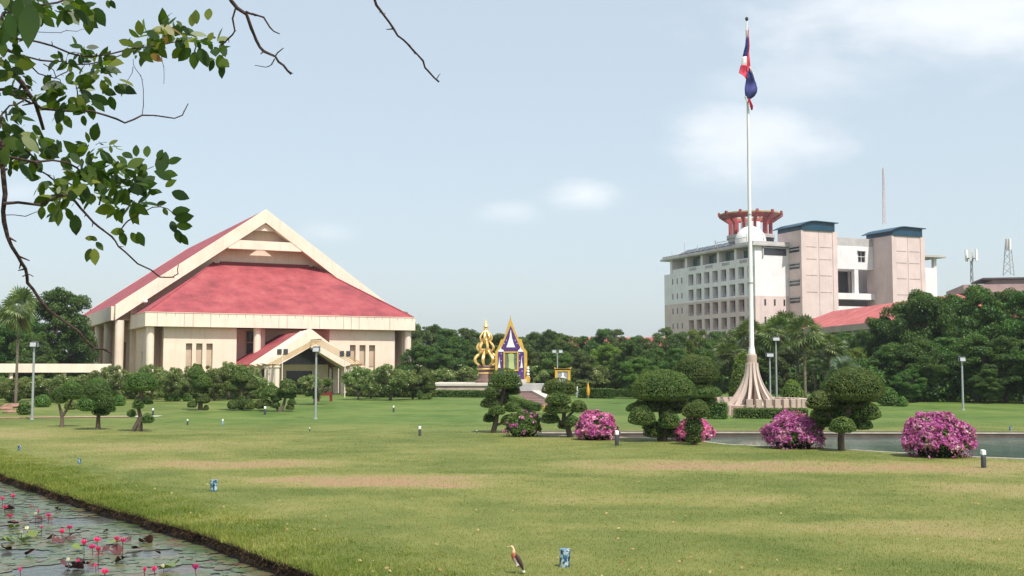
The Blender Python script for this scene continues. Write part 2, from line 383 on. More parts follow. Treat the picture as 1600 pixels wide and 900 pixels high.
def water_mat(name, base, rough, bs, bstr):
    m, nt, b, out = nt_new(name)
    ge = nt.nodes.new('ShaderNodeNewGeometry')
    mp = N(nt, 'ShaderNodeMapping'); mp.inputs['Scale'].default_value = (1, 1, 1); nt.links.new(ge.outputs['Position'], mp.inputs['Vector'])
    n = N(nt, 'ShaderNodeTexNoise', Scale=bs, Detail=5.0, Roughness=.6); nt.links.new(mp.outputs[0], n.inputs['Vector'])
    n2 = N(nt, 'ShaderNodeTexNoise', Scale=.5, Detail=3.0); nt.links.new(mp.outputs[0], n2.inputs['Vector'])
    col = ramp(nt, n2.outputs['Fac'], [(.35, base), (.65, tuple(x * 1.7 for x in base))])
    nt.links.new(col, b.inputs['Base Color']); b.inputs['Roughness'].default_value = rough; b.inputs['IOR'].default_value = 1.33
    bp = N(nt, 'ShaderNodeBump', Strength=bstr, Distance=.02); nt.links.new(n.outputs['Fac'], bp.inputs['Height']); nt.links.new(bp.outputs[0], b.inputs['Normal'])
    return m
WATER1 = water_mat('lily_pond_water', (.06, .065, .055), .09, 4.0, .7)
WATER2 = water_mat('pond_water', (.07, .105, .09), .08, 2.2, .6)

# ------------------------------------------------------------------ ponds and ground
rs = random.Random(4)
edge_px = [(0, 740), (50, 756), (100, 772), (175, 795), (250, 815), (300, 828), (350, 846), (400, 864), (450, 882), (500, 898)]
E = [ground(a, b) for a, b in edge_px]
E2 = [Vector((p.x, p.y)) for p in E]
d0 = (E2[0] - E2[2]).normalized(); d1 = (E2[-1] - E2[-3]).normalized()
pts = [E2[0] + d0 * 26] + E2 + [E2[-1] + d1 * 5, E2[-1] + d1 * 9]
fine = []
for a, b in zip(pts, pts[1:]):
    n = max(2, int((b - a).length / .35))
    nrm = Vector((-(b - a).y, (b - a).x)).normalized()
    for i in range(n):
        p = a.lerp(b, i / n)
        fine.append(p + nrm * (.10 * noise.noise(Vector((p.x * 1.4, p.y * 1.4, 0))) + .06 * noise.noise(Vector((p.x * 5, p.y * 5, 2)))))
BANK = fine
lily_poly = BANK + [Vector((1.0, 8.6)), Vector((-8, 8.4)), Vector((-46, 9)), Vector((-46, 56))]
WZ = -0.22
near_px = [(835, 679), (930, 682), (1035, 685.5), (1087, 688), (1138, 694), (1200, 696.5), (1290, 700), (1420, 708), (1530, 714.5), (1700, 722), (2100, 742)]
NE = [ground(a, b) for a, b in near_px]
FE = [ground(a, 675.6) for a in (835, 1000, 1200, 1400, 1600, 1900, 2300)]
pond_poly = [Vector((p.x, p.y)) for p in NE] + [Vector((p.x, p.y)) for p in FE[::-1]]

def make_ground():
    V = []; Ed = []
    def loop(P):
        i0 = len(V); V.extend([Vector((p.x, p.y)) for p in P]); n = len(P)
        Ed.extend([(i0 + i, i0 + (i + 1) % n) for i in range(n)])
    S = 4500
    loop([Vector((-S, -S)), Vector((S, -S)), Vector((S, S)), Vector((-S, S))]); loop(lily_poly); loop(pond_poly)
    for x in np.arange(-100, 101, 4.0):
        for y in np.arange(-24, 140, 3.0):
            V.append(Vector((x + .3 * math.sin(y), y + .3 * math.sin(x))))
    for x in np.arange(-12, 12, 1.5):
        for y in np.arange(0, 10, 1.0): V.append(Vector((x + .01, y + .013)))
    ov, oe, of, *_ = delaunay_2d_cdt(V, Ed, [], 0, 1e-5)
    def inside(p, poly):
        c = False; n = len(poly)
        for i in range(n):
            a, b = poly[i], poly[i - 1]
            if (a.y > p.y) != (b.y > p.y) and p.x < (b.x - a.x) * (p.y - a.y) / (b.y - a.y) + a.x: c = not c
        return c
    faces = []
    for f in of:
        c = sum((ov[i] for i in f), Vector((0, 0))) / len(f)
        if inside(c, lily_poly) or inside(c, pond_poly): continue
        faces.append(list(f))
    me = bpy.data.meshes.new('lawn'); me.from_pydata([(p.x, p.y, H(p.x, p.y)) for p in ov], [], faces)
    me.materials.append(LAWN); me.polygons.foreach_set('use_smooth', [True] * len(faces)); me.update()
    o = link('lawn', me); tag(o, 'sunlit lawn with dry brown patches reaching to the trees', kind='structure')
make_ground()
def inpoly(p, poly):
    c = False; n = len(poly)
    for i in range(n):
        a, b = poly[i], poly[i - 1]
        if (a.y > p.y) != (b.y > p.y) and p.x < (b.x - a.x) * (p.y - a.y) / (b.y - a.y) + a.x: c = not c
    return c
# soil bank of the lily pond: lumpy strip from turf edge to below the water
b = MB(); L = lily_poly; rows = []
levels = [(0.0, .004), (-.01, -.04), (.03, -.09), (.0, -.15), (-.04, -.23), (-.06, -.6)]
cen = Vector((-20, 25))
bank_pts = [Vector((p.x, p.y)) for p in L]
for i, p in enumerate(bank_pts):
    a, c = bank_pts[i - 1], bank_pts[(i + 1) % len(bank_pts)]
    t = (c - a).normalized(); nrm = Vector((t.y, -t.x))
    if nrm.dot(cen - p) < 0: nrm = -nrm
    rr = []
    for k, (o_, z) in enumerate(levels):
        j = .09 * noise.noise(Vector((p.x * 3, p.y * 3, z * 9))) if k else 0
        q = p - nrm * (o_ - j - (0.0 if k == 0 else .03)) 
        rr.append(b.v((q.x, q.y, z + (H(p.x, p.y) if k == 0 else 0) - (.004 if k == 0 else 0) + (.04 * noise.noise(Vector((p.x * 4, p.y * 4, k))) if k > 1 else 0))))
    rows.append(rr)
for i in range(len(rows)):
    a, c = rows[i - 1], rows[i]
    for k in range(len(levels) - 1): b.Fc.append([a[k], a[k + 1], c[k + 1], c[k]]); b.M.append(0)
tag(b.build('pond_bank', SOIL, smooth=True), 'dark crumbling soil bank along the lily pond', kind='structure')
def sheet(name, poly, z, mat, label, grow=.25):
    c = sum(poly, Vector((0, 0))) / len(poly)
    b = MB(); b.face([(p.x, p.y, z) for p in poly]); o = b.build(name, mat); tag(o, label, kind='structure'); return o
sheet('lily_pond', [p + Vector((.14, .10)) if i < len(BANK) else p for i, p in enumerate(lily_poly)], WZ, WATER1, 'still dark water of the lily pond')
sheet('pond', [p + (Vector((0, -.05)) if i < len(NE) else Vector((0, .05))) for i, p in enumerate(pond_poly)], WZ, WATER2, 'rippled pond water behind the bougainvillea bushes')
# pond walls (far: brown concrete with coping; near: thin pale kerb)
w = thing('pond_wall', (FE[0].x, FE[0].y, 0), 'low brown concrete wall along the far side of the pond', 'wall')
o_ = -Vector((FE[0].x, FE[0].y, 0))
b = MB(o_); c = MB(o_)
for p, q in zip(FE, FE[1:]):
    b.prism([(p.x, p.y + .0, WZ - .3), (q.x, q.y, WZ - .3), (q.x, q.y + .25, WZ - .3), (p.x, p.y + .25, WZ - .3)], (0, 0, .56 + .02))
    c.prism([(p.x, p.y - .03, -.04), (q.x, q.y - .03, -.04), (q.x, q.y + .28, -.04), (p.x, p.y + .28, -.04)], (0, 0, .07))
b.build('wall', CONC, w); c.build('coping', COPING, w)
w = thing('pond_kerb', (NE[0].x, NE[0].y, 0), 'thin pale kerb along the near side of the pond', 'kerb')
o_ = -Vector((NE[0].x, NE[0].y, 0)); c = MB(o_)
for p, q in zip(NE, NE[1:]):
    t = (q - p).normalized(); n_ = Vector((t.y, -t.x, 0)) * .2
    if n_.y > 0: n_ = -n_
    c.prism([(p.x, p.y, -.5), (q.x, q.y, -.5), (q.x + n_.x, q.y + n_.y, -.5), (p.x + n_.x, p.y + n_.y, -.5)], (0, 0, .5 + .025))
c.build('kerb_stone', COPING, w)
# pond left end wall
# path at left
pa, pb_ = ground(-120, 655), ground(250, 651)
b = MB(); 
b.face([(pa.x, pa.y - .45, H(pa.x, pa.y) + .03), (pb_.x, pb_.y - .45, H(pb_.x, pb_.y) + .03), (pb_.x, pb_.y + .6, H(pb_.x, pb_.y) + .045), (pa.x, pa.y + .6, H(pa.x, pa.y) + .045)])
tag(b.build('path', STONEL), 'narrow pale path crossing the lawn on the left', kind='structure')
w = MB(); w.prism([(pa.x, pa.y - .60, -.1), (pb_.x - 1.4, pb_.y - .60, -.1), (pb_.x - 1.4, pb_.y - .46, -.1), (pa.x, pa.y - .46, -.1)], (0, 0, .20))
tag(w.build('path_kerb', paint('red_brick_kerb', (.34, .13, .08), .85, .2, 4)), 'low red brick kerb in front of the pale path', 'kerb')

# grass blades
def blades(n, fn, h0, h1, name, label, wid=.006, mat=None):
    rng = np.random.default_rng(7); out = []
    P = fn(rng, n); n = len(P)
    hh = rng.uniform(h0, h1, n) * (P[:, 4] if P.shape[1] > 4 else 1); a = rng.uniform(0, 2 * np.pi, n); ln = rng.normal(0, .35, (n, 2))
    w = wid * (P[:, 3] if P.shape[1] > 3 else 1)
    dx = np.cos(a) * w; dy = np.sin(a) * w
    v0 = np.stack([P[:, 0] - dx, P[:, 1] - dy, P[:, 2] - .01], 1); v1 = np.stack([P[:, 0] + dx, P[:, 1] + dy, P[:, 2] - .01], 1)
    v2 = np.stack([P[:, 0] + ln[:, 0] * hh, P[:, 1] + ln[:, 1] * hh, P[:, 2] + hh], 1)
    me = quads_mesh(name, np.stack([v0, v1, v2], 1), 3, mat or BLADE)
    return tag(link(name, me), label, 'grass', kind='stuff')
def lawn_pts(rng, n):
    D = 15.5 + (70 - 15.5) * rng.random(n) ** 1.7
    x = (rng.random(n) - .5) * 2 * (.50 * D + .5)
    keep = []
    bx = np.array([p.x for p in BANK]); by = np.array([p.y for p in BANK])
    o = np.argsort(by); lim = np.interp(D, by[o], bx[o])
    m = (x > lim + .02) & (rng.random(n) > (D - 30) / 38)
    nb = np.interp(x, [p.x for p in NE], [p.y for p in NE], left=80)
    m &= (D < nb - .22) | (D > 55.2)
    x, D = x[m], D[m]
    z = np.array([H(a, b) for a, b in zip(x, D)])
    return np.stack([x, D, z, np.clip(D / 18, 1, 3.5)], 1)
blades(300000, lawn_pts, .012, .036, 'grass', 'short mown grass blades of the near lawn')
def bank_pts_fn(rng, n):
    seg = rng.integers(0, len(BANK) - 1, n); t = rng.random(n)
    bx = np.array([p.x for p in BANK]); by = np.array([p.y for p in BANK])
    x = bx[seg] * (1 - t) + bx[seg + 1] * t; y = by[seg] * (1 - t) + by[seg + 1] * t
    off = rng.random(n) ** 1.5 * 2.6 - .05
    x = x + off * .8; y = y + off * .6
    z = np.array([H(a, b) for a, b in zip(x, y)])
    cl = np.array([.8 + .9 * noise.noise(Vector((a * 1.5, b_ * 1.5, 9))) for a, b_ in zip(x, y)])
    return np.stack([x, y, z, np.clip(y / 18, 1, 2.2), np.clip(1.15 - off / 2.6, .15, 1.1) * np.clip(cl, .35, 1.6)], 1)
g2 = blades(90000, bank_pts_fn, .03, .12, 'bank_grass', 'longer unmown grass fringing the lily pond bank', .008, BLADE2)

# dead roots and brown tufts hanging over the bank edge
def bank_roots():
    rng = np.random.default_rng(17); n = 16000
    seg = rng.integers(0, len(BANK) - 1, n); t = rng.random(n)
    bx = np.array([p.x for p in BANK]); by = np.array([p.y for p in BANK])
    x = bx[seg] * (1 - t) + bx[seg + 1] * t; y = by[seg] * (1 - t) + by[seg + 1] * t
    z = rng.uniform(-.16, .03, n); o = rng.uniform(-.02, .10, n)
    clump = np.array([noise.noise(Vector((a * 3, b_ * 3, 4))) for a, b_ in zip(x, y)])
    x -= o * .75; y -= o * .6
    L_ = rng.uniform(.04, .13, n) * (1 + clump); d = unit(np.stack([-.6 + rng.normal(0, .5, n), -.5 + rng.normal(0, .5, n), rng.normal(-.2, .8, n)], 1)) * L_[:, None]
    w = rng.uniform(.004, .011, n); a = rng.uniform(0, 6.28, n)
    P = np.stack([x, y, z], 1); W = np.stack([np.cos(a) * w, np.sin(a) * w, 0 * a], 1)
    V = np.stack([P - W, P + W, P + d], 1)
    m = leafmat('root_fibre', [(.1, (.018, .012, .008)), (.6, (.06, .035, .02)), (.95, (.16, .12, .04))], .9, 0, 2, .1)
    tag(link('bank_roots', quads_mesh('bank_roots', V, 3, m)), 'tangled brown roots and dead tufts along the pond bank', 'roots', kind='stuff')
bank_roots()
# ------------------------------------------------------------------ the hall with the red roofs
HA = math.atan2(.445, .895)
HP = at(229, 578, 120); HP.z = .3
hall = thing('ceremony_hall', HP, 'large cream hall with steep red gable roof behind the clipped trees', 'hall', rz=HA)
ax, ay = math.cos(HA), math.sin(HA)
def hu(px, w):      # local u on plane y=w seen at pixel column px
    k = (px - 800) / F
    X0 = HP.x - ay * w; Y0 = HP.y + ax * w
    return (k * Y0 - X0) / (ax - k * ay)
def hz(py, u, w):
    D = HP.y + ay * u + ax * w
    return (578 - py) / F * D + EYE
O = (0, 0, -.3)
Lw = 29.8
ET, EB = 9.05, 7.6
# front wall blocks with niches
def niches(mb, a, b, pxs, ztop):
    ops = [(hu(p0, .5), hu(p1, .5), 1.6, ztop) for p0, p1 in pxs]
    mb.wall_open(a, b, 0, EB, .5, 1.0, ops)
b = MB(O)
uA0, uA1 = hu(256, .5), hu(370, .5); uB0, uB1 = hu(515, .5), hu(617, .5)
nA = [(291, 301), (307, 317), (323, 333)]; nB = [(547, 556), (562, 571.5), (577, 586.5)]
niches(b, uA0, uA1, nA, 5.85); b.box(uA0, uA1, 1.0, 3.2, 0, EB)
b.build('wall', CREAM, hall)
b = MB(O); niches(b, uB0, uB1, nB, 5.85); b.box(uB0, uB1, 1.0, 3.2, 0, EB)
b.build('wall', CREAM, hall)
b = MB(O); b.box(.7, 29.1, 3.2, 3.6, 0, EB - .02); b.build('recessed_wall', paint('shade_toned_render', (.78, .58, .47), .85, .08, .5), hall)  # darker and pinker than the cream walls, recess shade put into the colour
# side wall of the front block and its slot window
b = MB(O); b.wall_open_y(1.2, 12.0, 0, EB - .01, .35, .75, [(5.2, 6.0, 0, 5.0)]); b.build('side_wall', CREAM, hall)
b = MB(O); b.box(.62, .7, 5.2, 6.0, 0, 5.0); b.build('slot_window', GLASSD, hall)
b = MB(O); b.wall_open_y(1.2, 12.0, 0, EB - .01, 29.05, 29.45, []); b.build('side_wall', CREAM, hall)
for pxs in (nA, nB):
    for p0, p1 in pxs:
        b = MB(O); b.box(hu(p0, .5) + .003, hu(p1, .5) - .003, .93, .99, 3.4, 5.84); b.build('niche_panel', paint('niche_darker_cream', (.56, .44, .33), .8) if 'niche_darker_cream' not in bpy.data.materials else bpy.data.materials['niche_darker_cream'], hall)  # darker cream on the upper back of each niche
# front columns
for px in (235, 402, 412.5, 637):
    u = hu(px, .55)
    b = MB(O); b.lathe([(.42, 0), (.42, EB)], 20, (u, .55 if px != 412.5 else 1.6)); b.build('column', CREAM2, hall, smooth=True)
# tall dark windows between the columns
for pa_, pb2 in ((385, 398), (404, 409)):
    b = MB(O); b.box(hu(pa_, 3.1), hu(pb2, 3.1), 3.1, 3.19, .4, EB - .3); wn = b.build('window', GLASSD, hall)
    f = MB(O)
    f.box(hu(pa_, 3.1) - .06, hu(pa_, 3.1) + .04, 3.0, 3.095, .4, EB - .3)
    for z in (2.4, 4.3, 6.0): f.box(hu(pa_, 3.1) - .02, hu(pb2, 3.1) + .02, 3.02, 3.09, z, z + .16)
    f.build('frame', SOFFIT, wn)
b = MB(O); b.box(13.6, 16.4, -4.97, -4.91, .3, 2.9); b.build('entrance_door', GLASSD, hall)
b = MB(O); b.box(11.6, 18.2, -4.9, -4.7, .3, 3.58); b.build('porch_wall', CREAM, hall)
# fascia slab round the front block with fine joints
b = MB(O)
b.box(-.3, 30.1, -.3, .3, EB, ET); b.box(-.3, .3, .3, 12.3, EB, ET); b.box(29.5, 30.1, .3, 12.3, EB, ET)
b.box(.3, 29.5, .3, 12.3, EB + .25, EB + .5)
b.build('fascia', CREAM2, hall)
rr = random.Random(3); jm = paint('joint_stain', (.16, .12, .10), .9)
u = .9
while u < 29.8:
    long = rr.random() < .45
    b = MB(O); b.box(u, u + .035, -.306, -.3, (EB + .02) if long else ET - rr.uniform(.25, .45), ET - .02); b.build('fascia_joint', jm, hall)
    u += .93
b = MB(O); b.box(-.34, 30.14, -.345, -.2, ET, ET + .07); b.box(-.345, -.2, -.2, 12.3, ET, ET + .07); b.build('fascia_cap', CREAM, hall)
# front hipped roof
RZ = 16.4
b = MB(O)
E0 = [(-.15, -.15, ET + .06), (29.95, -.15, ET + .06), (29.95, 13, ET + .06), (-.15, 13, ET + .06)]; T0 = [(10.2, 13, RZ), (20.4, 13, RZ)]
b.face([E0[0], E0[1], T0[1], T0[0]]); b.face([E0[3], E0[0], T0[0]]); b.face([E0[1], E0[2], T0[1]]); b.face([E0[2], E0[3], T0[0], T0[1]]); b.face([E0[3], E0[2], E0[1], E0[0]])
b.build('front_roof', REDROOF, hall)
for a_, c_ in ((E0[0], T0[0]), (E0[1], T0[1])):
    b = MB(O); b.tube([Vector(a_) + Vector((0, 0, .03)), Vector(c_) + Vector((0, 0, .03))], .09, 6); b.build('hip_ridge', REDROOF, hall)
b = MB(O); b.box(9.9, 20.7, 11.35, 11.69, RZ - 1.0, RZ - .55); b.build('roof_flashing', REDWOOD, hall)
# main gable roof
CU = 14.9; HW = 16.9; AZ = 22.1; FZ = 10.2; SL = (AZ - FZ) / HW; BT = 1.5
W0, W1 = 9.9, 59.0
b = MB(O)
for s in (-1, 1):
    e = CU + s * (HW + .15)
    zt = FZ + .08 - .15 * SL
    pr = [(CU, W0 + .9, AZ + .08), (e, W0 + .9, zt), (e, W0 + .9, zt - .3), (CU, W0 + .9, AZ - .3)]
    if s > 0: pr = pr[::-1]
    b.prism(pr, (0, W1 - W0 - .9, 0))
b.build('main_roof', REDROOF, hall)
def rake(mb, y0, y1, zb=BT):
    for s in (-1, 1):
        e = CU + s * HW
        pr = [(CU, y0, AZ + .12), (e, y0, FZ + .12), (e, y0, FZ - 1.6), (CU, y0, AZ - zb)]
        if s > 0: pr = pr[::-1]
        mb.prism(pr, (0, y1 - y0, 0))
b = MB(O); rake(b, W0, W0 + .9); b.build('gable_frame', CREAM2, hall)
b = MB(O); rake(b, W1, W1 + .5); b.build('rear_gable_frame', CREAM2, hall)
b = MB(O); b.box(10.5, 19.3, W0 + .05, W0 + .8, 17.3, 18.35); b.build('gable_beam', CREAM2, hall)
b = MB(O); b.prism([(CU - 1.25, W0 + .4, AZ - BT - .95), (CU + 1.25, W0 + .4, AZ - BT - .95), (CU, W0 + .4, AZ - BT - .05)], (0, .3, 0)); b.build('lit_apex_triangle', CREAM2, hall)  # cream triangle added to show the lit top of the gable recess
b = MB(O); b.prism([(CU - HW + .4, 11.7, FZ - 1.3), (CU + HW - .4, 11.7, FZ - 1.3), (CU + HW - .4, 11.7, FZ - .2), (CU, 11.7, AZ - .5), (CU - HW + .4, 11.7, FZ - .2)], (0, .4, 0)); b.build('gable_wall', CREAM, hall)
b = MB(O)
for s in (-1, 1):
    e = CU + s * (HW - .05)
    pr = [(CU, W0 + .9, AZ - .30), (e, W0 + .9, FZ - .30), (e, W0 + .9, FZ - .5), (CU, W0 + .9, AZ - .5)]
    if s > 0: pr = pr[::-1]
    b.prism(pr, (0, 1.2, 0))
b.build('gable_soffit', CREAM, hall)
b = MB(O)
for s in (-1, 1):
    e = CU + s * HW; b.box(e - .35 if s < 0 else e - .0, e if s < 0 else e + .35, W0 + .9, W1, FZ - 1.6, FZ + .0)
b.build('side_fascia', CREAM2, hall)
b = MB(O)
for s in (-1, 1):
    e = CU + s * HW; a_, c_ = (e, e + 3.4) if s < 0 else (e - 3.4, e); b.box(a_, c_, W0 + .95, W1 - .1, FZ - 1.55, FZ - 1.35)
b.build('soffit', SOFFIT, hall)
b = MB(O)
b.wall_open_y(W0 + 3.3, W1 - 1, 0, FZ - 1.56, 1.2, 1.6, [(18 + 6.5 * i, 20.2 + 6.5 * i, 1.0, 6.5) for i in range(6)])
b.box(28.2, 28.6, W0 + 3.3, W1 - 1, 0, FZ - 1.56); b.box(1.6, 28.2, W1 - 1.5, W1 - 1, 0, FZ - 1.56)
b.build('main_wall', SOFFIT, hall)
for i in range(6):
    b = MB(O); b.box(1.45, 1.5, 18 + 6.5 * i, 20.2 + 6.5 * i, 1.0, 6.5); b.build('window', GLASSD, hall)
for i in range(6):
    b = MB(O); b.lathe([(.5, 0), (.5, FZ - 1.6)], 18, (CU - HW + .55, W0 + .6 + 9.6 * i)); b.build('column', CREAM2, hall, smooth=True)
b = MB(O); b.lathe([(.5, 0), (.5, FZ - 1.6)], 18, (CU + HW - .55, W0 + .6)); b.build('column', CREAM2, hall, smooth=True)
b = MB(O); b.box(-.2, .5, 11.2, 11.8, 0, FZ); b.build('pier', CREAM, hall)
# terrace plinth
b = MB(O); b.box(-3.2, 33, -2.5, 60, .0, .34); b.build('plinth', STONE, hall)
# small white floodlight under the gable frame
b = MB(O); b.lathe([(.05, 0), (.28, .12), (.28, .35), (.05, .5)], 10, (hu(226, W0 - .3), W0 - .3)); o = b.build('floodlight', WHITE, hall); o.location.z = hz(471, 0, W0)-.2

# porch with stepped cream frames and ochre pergola
PU = 14.9
def porch_frame(mb, w0, w1, half, zap, zft, th, s_only=None):
    for s in (-1, 1):
        e = PU + s * half
        pr = [(PU, w0, zap), (e, w0, zft), (e - s * th * .75, w0, zft - .35), (PU, w0, zap - th)]
        if s > 0: pr = pr[::-1]
        mb.prism(pr, (0, w1 - w0, 0))
b = MB(O); porch_frame(b, -5.2, 4.0, 5.6, 7.0, 3.55, .3); b.build('porch_roof', REDROOF, hall)
for i, (w0, w1, hf, za, zf) in enumerate(((-6.6, -5.2, 5.4, 7.0, 3.45), (-8.0, -6.6, 5.15, 7.05, 3.5), (-9.4, -8.0, 5.0, 7.15, 3.55))):
    b = MB(O); porch_frame(b, w0 + .02, w1 - .22, hf, za + .12, zf + .12, 1.9 if i == 2 else 1.1); porch_frame(b, w1 - .22, w1 + .02, hf - .15, za - .12, zf - .12, .8); b.build('porch_frame', CREAM2, hall)
b = MB(O); b.prism([(PU - 2.9, -5.0, 3.6), (PU + 2.9, -5.0, 3.6), (PU, -5.0, 5.9)], (0, .1, 0)); b.build('fanlight', GLASSD, hall)
b = MB(O)
hp = 4.4
for k in range(4):
    w = -9.9 - k * 1.05
    for s in (-1, 1):
        pr = [(PU, w, 6.00), (PU + s * hp, w, 3.68), (PU + s * hp, w, 3.60), (PU, w, 5.91)]
        if s > 0: pr = pr[::-1]
        b.prism(pr, (0, .05, 0))
for s in (-1, 1):
    b.box(PU + s * hp - .12, PU + s * hp + .12, -13.0, -9.5, 3.42, 3.6)
b.box(PU - .06, PU + .06, -13.15, -9.5, 6.03, 6.13)
b.build('pergola', TIMBER, hall)
for w in (-8.9, -11.0, -12.7):
    for s in (-1, 1):
        b = MB(O); b.lathe([(.36, 0), (.36, .35), (.28, .4), (.28, 3.2), (.36, 3.25), (.36, 3.42)], 14, (PU + s * hp, w)); b.build('porch_column', CREAM2, hall, smooth=True)
for w in (-6.2, -3.5):
    for s in (-1, 1):
        b = MB(O); b.box(PU + s * 4.6 - .3, PU + s * 4.6 + .3, w, w + .6, 0, 3.3); b.build('porch_pier', CREAM, hall)
b = MB(O); b.box(PU - 5.6, PU + 5.6, -13.4, -2.51, .0, .30); b.build('porch_floor', STONE, hall)

def walkway(label, u0, u1, w):
    a = HP + Vector((ax * u0 - ay * w, ay * u0 + ax * w, 0)); a.z = .3
    t = thing('covered_walkway', a, label, 'walkway', 'flat covered walkways beside the hall', rz=HA)
    n = u1 - u0
    b = MB(O); b.box(0, n, -1.4, 1.4, 2.72, 3.62); b.build('roof', CREAM2, t, bevel=.03)
    b = MB(O); b.box(0, n, -1.0, 1.0, .0, .33); b.build('floor', STONE, t)
    x = 1.0
    while x < n:
        for y in (-1.0, 1.0):
            b = MB(O); b.box(x - .15, x + .15, y - .15, y + .15, .3, 2.72); b.build('post', CREAM, t)
        x += 5.0
walkway('flat cream walkway roof running left from the hall', -34, -3.5, 1.5)
walkway('flat cream walkway roof running right from the hall towards the golden monument', 30.8, 44, 3.0)

# ------------------------------------------------------------------ the pink office block
OA = math.atan2(.375, .927)
OP = at(1182, 578, 250); OP.z = 0
off = thing('office_block', OP, 'tall pale pink office block with blue topped stair towers', 'building', rz=OA)
ox, oy = math.cos(OA), math.sin(OA)
def oz(py, D=252): return (578 - py) / F * D + EYE
CT = 30.2
# left facade: grid of deep bays
bays = [(.7 + 3.62 * i, .7 + 3.62 * i + 2.35) for i in range(8)]
rowsz = [(23.4, 26.1), (19.7, 22.4), (16.0, 18.75), (12.3, 15.0), (8.6, 11.3), (4.9, 7.6)]
def facade(mb, zlo, zhi, rws):
    segs = []
    y = 0
    for (a, c) in bays:
        mb.box(0, 1.7, y, a, zlo, zhi)
        z = zlo
        for (p, q) in sorted(rws):
            if p > z: mb.box(0, 1.7, a, c, z, p)
            z = q
        if zhi > z: mb.box(0, 1.7, a, c, z, zhi)
        y = c
    mb.box(0, 1.7, y, 40, zlo, zhi)
b = MB(); facade(b, 19.3, 26.9, rowsz[:2]); b.build('upper_facade', PALE, off)
b = MB(); facade(b, 0, 19.3, rowsz[2:]); b.build('lower_facade', PINK, off)
b = MB(); b.box(-.04, .0, -.0, 33, 18.95, 19.3); b.build('string_course', PINK, off)
for (p, q) in rowsz:
    for (a, c) in bays:
        b = MB(); b.box(1.2, 1.25, a, c, p, q); wn = b.build('window', GLASSD, off)
        f = MB(); f.box(1.1, 1.19, a + 1.2, a + 1.32, p, q); f.box(1.08, 1.19, a, c, p + 1.0, p + 1.12); f.box(.6, 1.05, a + 1.5, a + 2.1, p, p + .7); f.build('frame', PALE2, wn)
# slit windows on blank wall (pixel slots at the far end)
for z in (24.2, 20.5, 16.8, 13.1):
    for w in (31.2, 33.4, 35.6):
        b = MB(); b.box(-.03, .05, w, w + .45, z, z + 1.4); b.build('slit_window', GLASSD, off)
# top floor balconies
b = MB(); y = 0
for i in range(6):
    w = i * 7.24; b.box(0, 3.0, w, w + .9, 26.9, CT + .15)
b.box(.05, .3, .9, 36, 26.9, 27.9)
b.box(3.0, 3.4, 8, 40, 26.9, CT)
b.build('top_floor_piers', PALE, off)
for i in range(4):
    w = i * 7.24
    b = MB(); b.box(1.6, 1.65, w + 2.2, w + 6.8, 28.0, 30.0); wn = b.build('window', GLASSG, off)
    f = MB(); f.box(1.5, 1.59, w + 4.4, w + 4.55, 28.0, 30.0); f.build('frame', PALE2, wn)
    f = MB()
    for k in range(3): f.box(-.1, .04, w + 3 + k * 1.1, w + 3.8 + k * 1.1, 27.0, 27.6)
    f.build('air_conditioner', PALE2, off)
b = MB(); b.box(-.9, 9.6, -.7, 40.5, CT + .15, 30.85); b.build('cornice', PALE2, off, bevel=.05)
b = MB(); b.box(42.9, 53.6, -.3, 10, CT - .6, CT + .0); b.build('cornice', PALE2, off, bevel=.05)
b = MB(); b.box(-.5, 9.0, -.4, -.2, 30.85, 31.4); b.box(-.5, -.3, -.2, 40, 30.85, 31.4); b.build('parapet', PALE2, off)
# body
b = MB(); b.box(3.4, 47, 8, 40, 19.3, CT - .02); b.box(1.7, 8.9, .5, 8, 19.3, CT - .02); b.build('upper_body', PALE, off)
b = MB(); b.box(3.4, 47, 8, 40, 0, 19.3); b.box(1.7, 8.9, .5, 8, 0, 19.3); b.build('lower_body', PINK, off)
b = MB(); b.box(1.4, 8.9, -.001, .499, 19.3, 28.4); b.box(1.4, 8.9, -.001, .499, 28.4, CT); b.build('front_wall', PALE, off)
b = MB(); b.box(1.4, 8.9, -.05, .499, 0, 19.28); b.build('front_wall_lower', PINK, off)
b = MB(); b.box(2.3, 8.3, -.07, -.01, 28.4, 29.9); b.build('strip_window', GLASSD, off)
b = MB(); b.box(1.9, 2.2, -.3, -.01, 27.9, 30.19); b.box(1.9, 8.5, -.35, -.08, 29.95, 30.18); b.build('window_hood', PALE2, off)
for px_ in (1196, 1211, 1226):
    k = (px_ - 800) / F; u = (k * OP.y - OP.x) / (ox - k * oy)
    for z in (17.2, 13.3, 9.6):
        b = MB(); b.box(u - .22, u + .22, -.10, -.04, z, z + 1.4); b.build('slit_window', GLASSD, off)
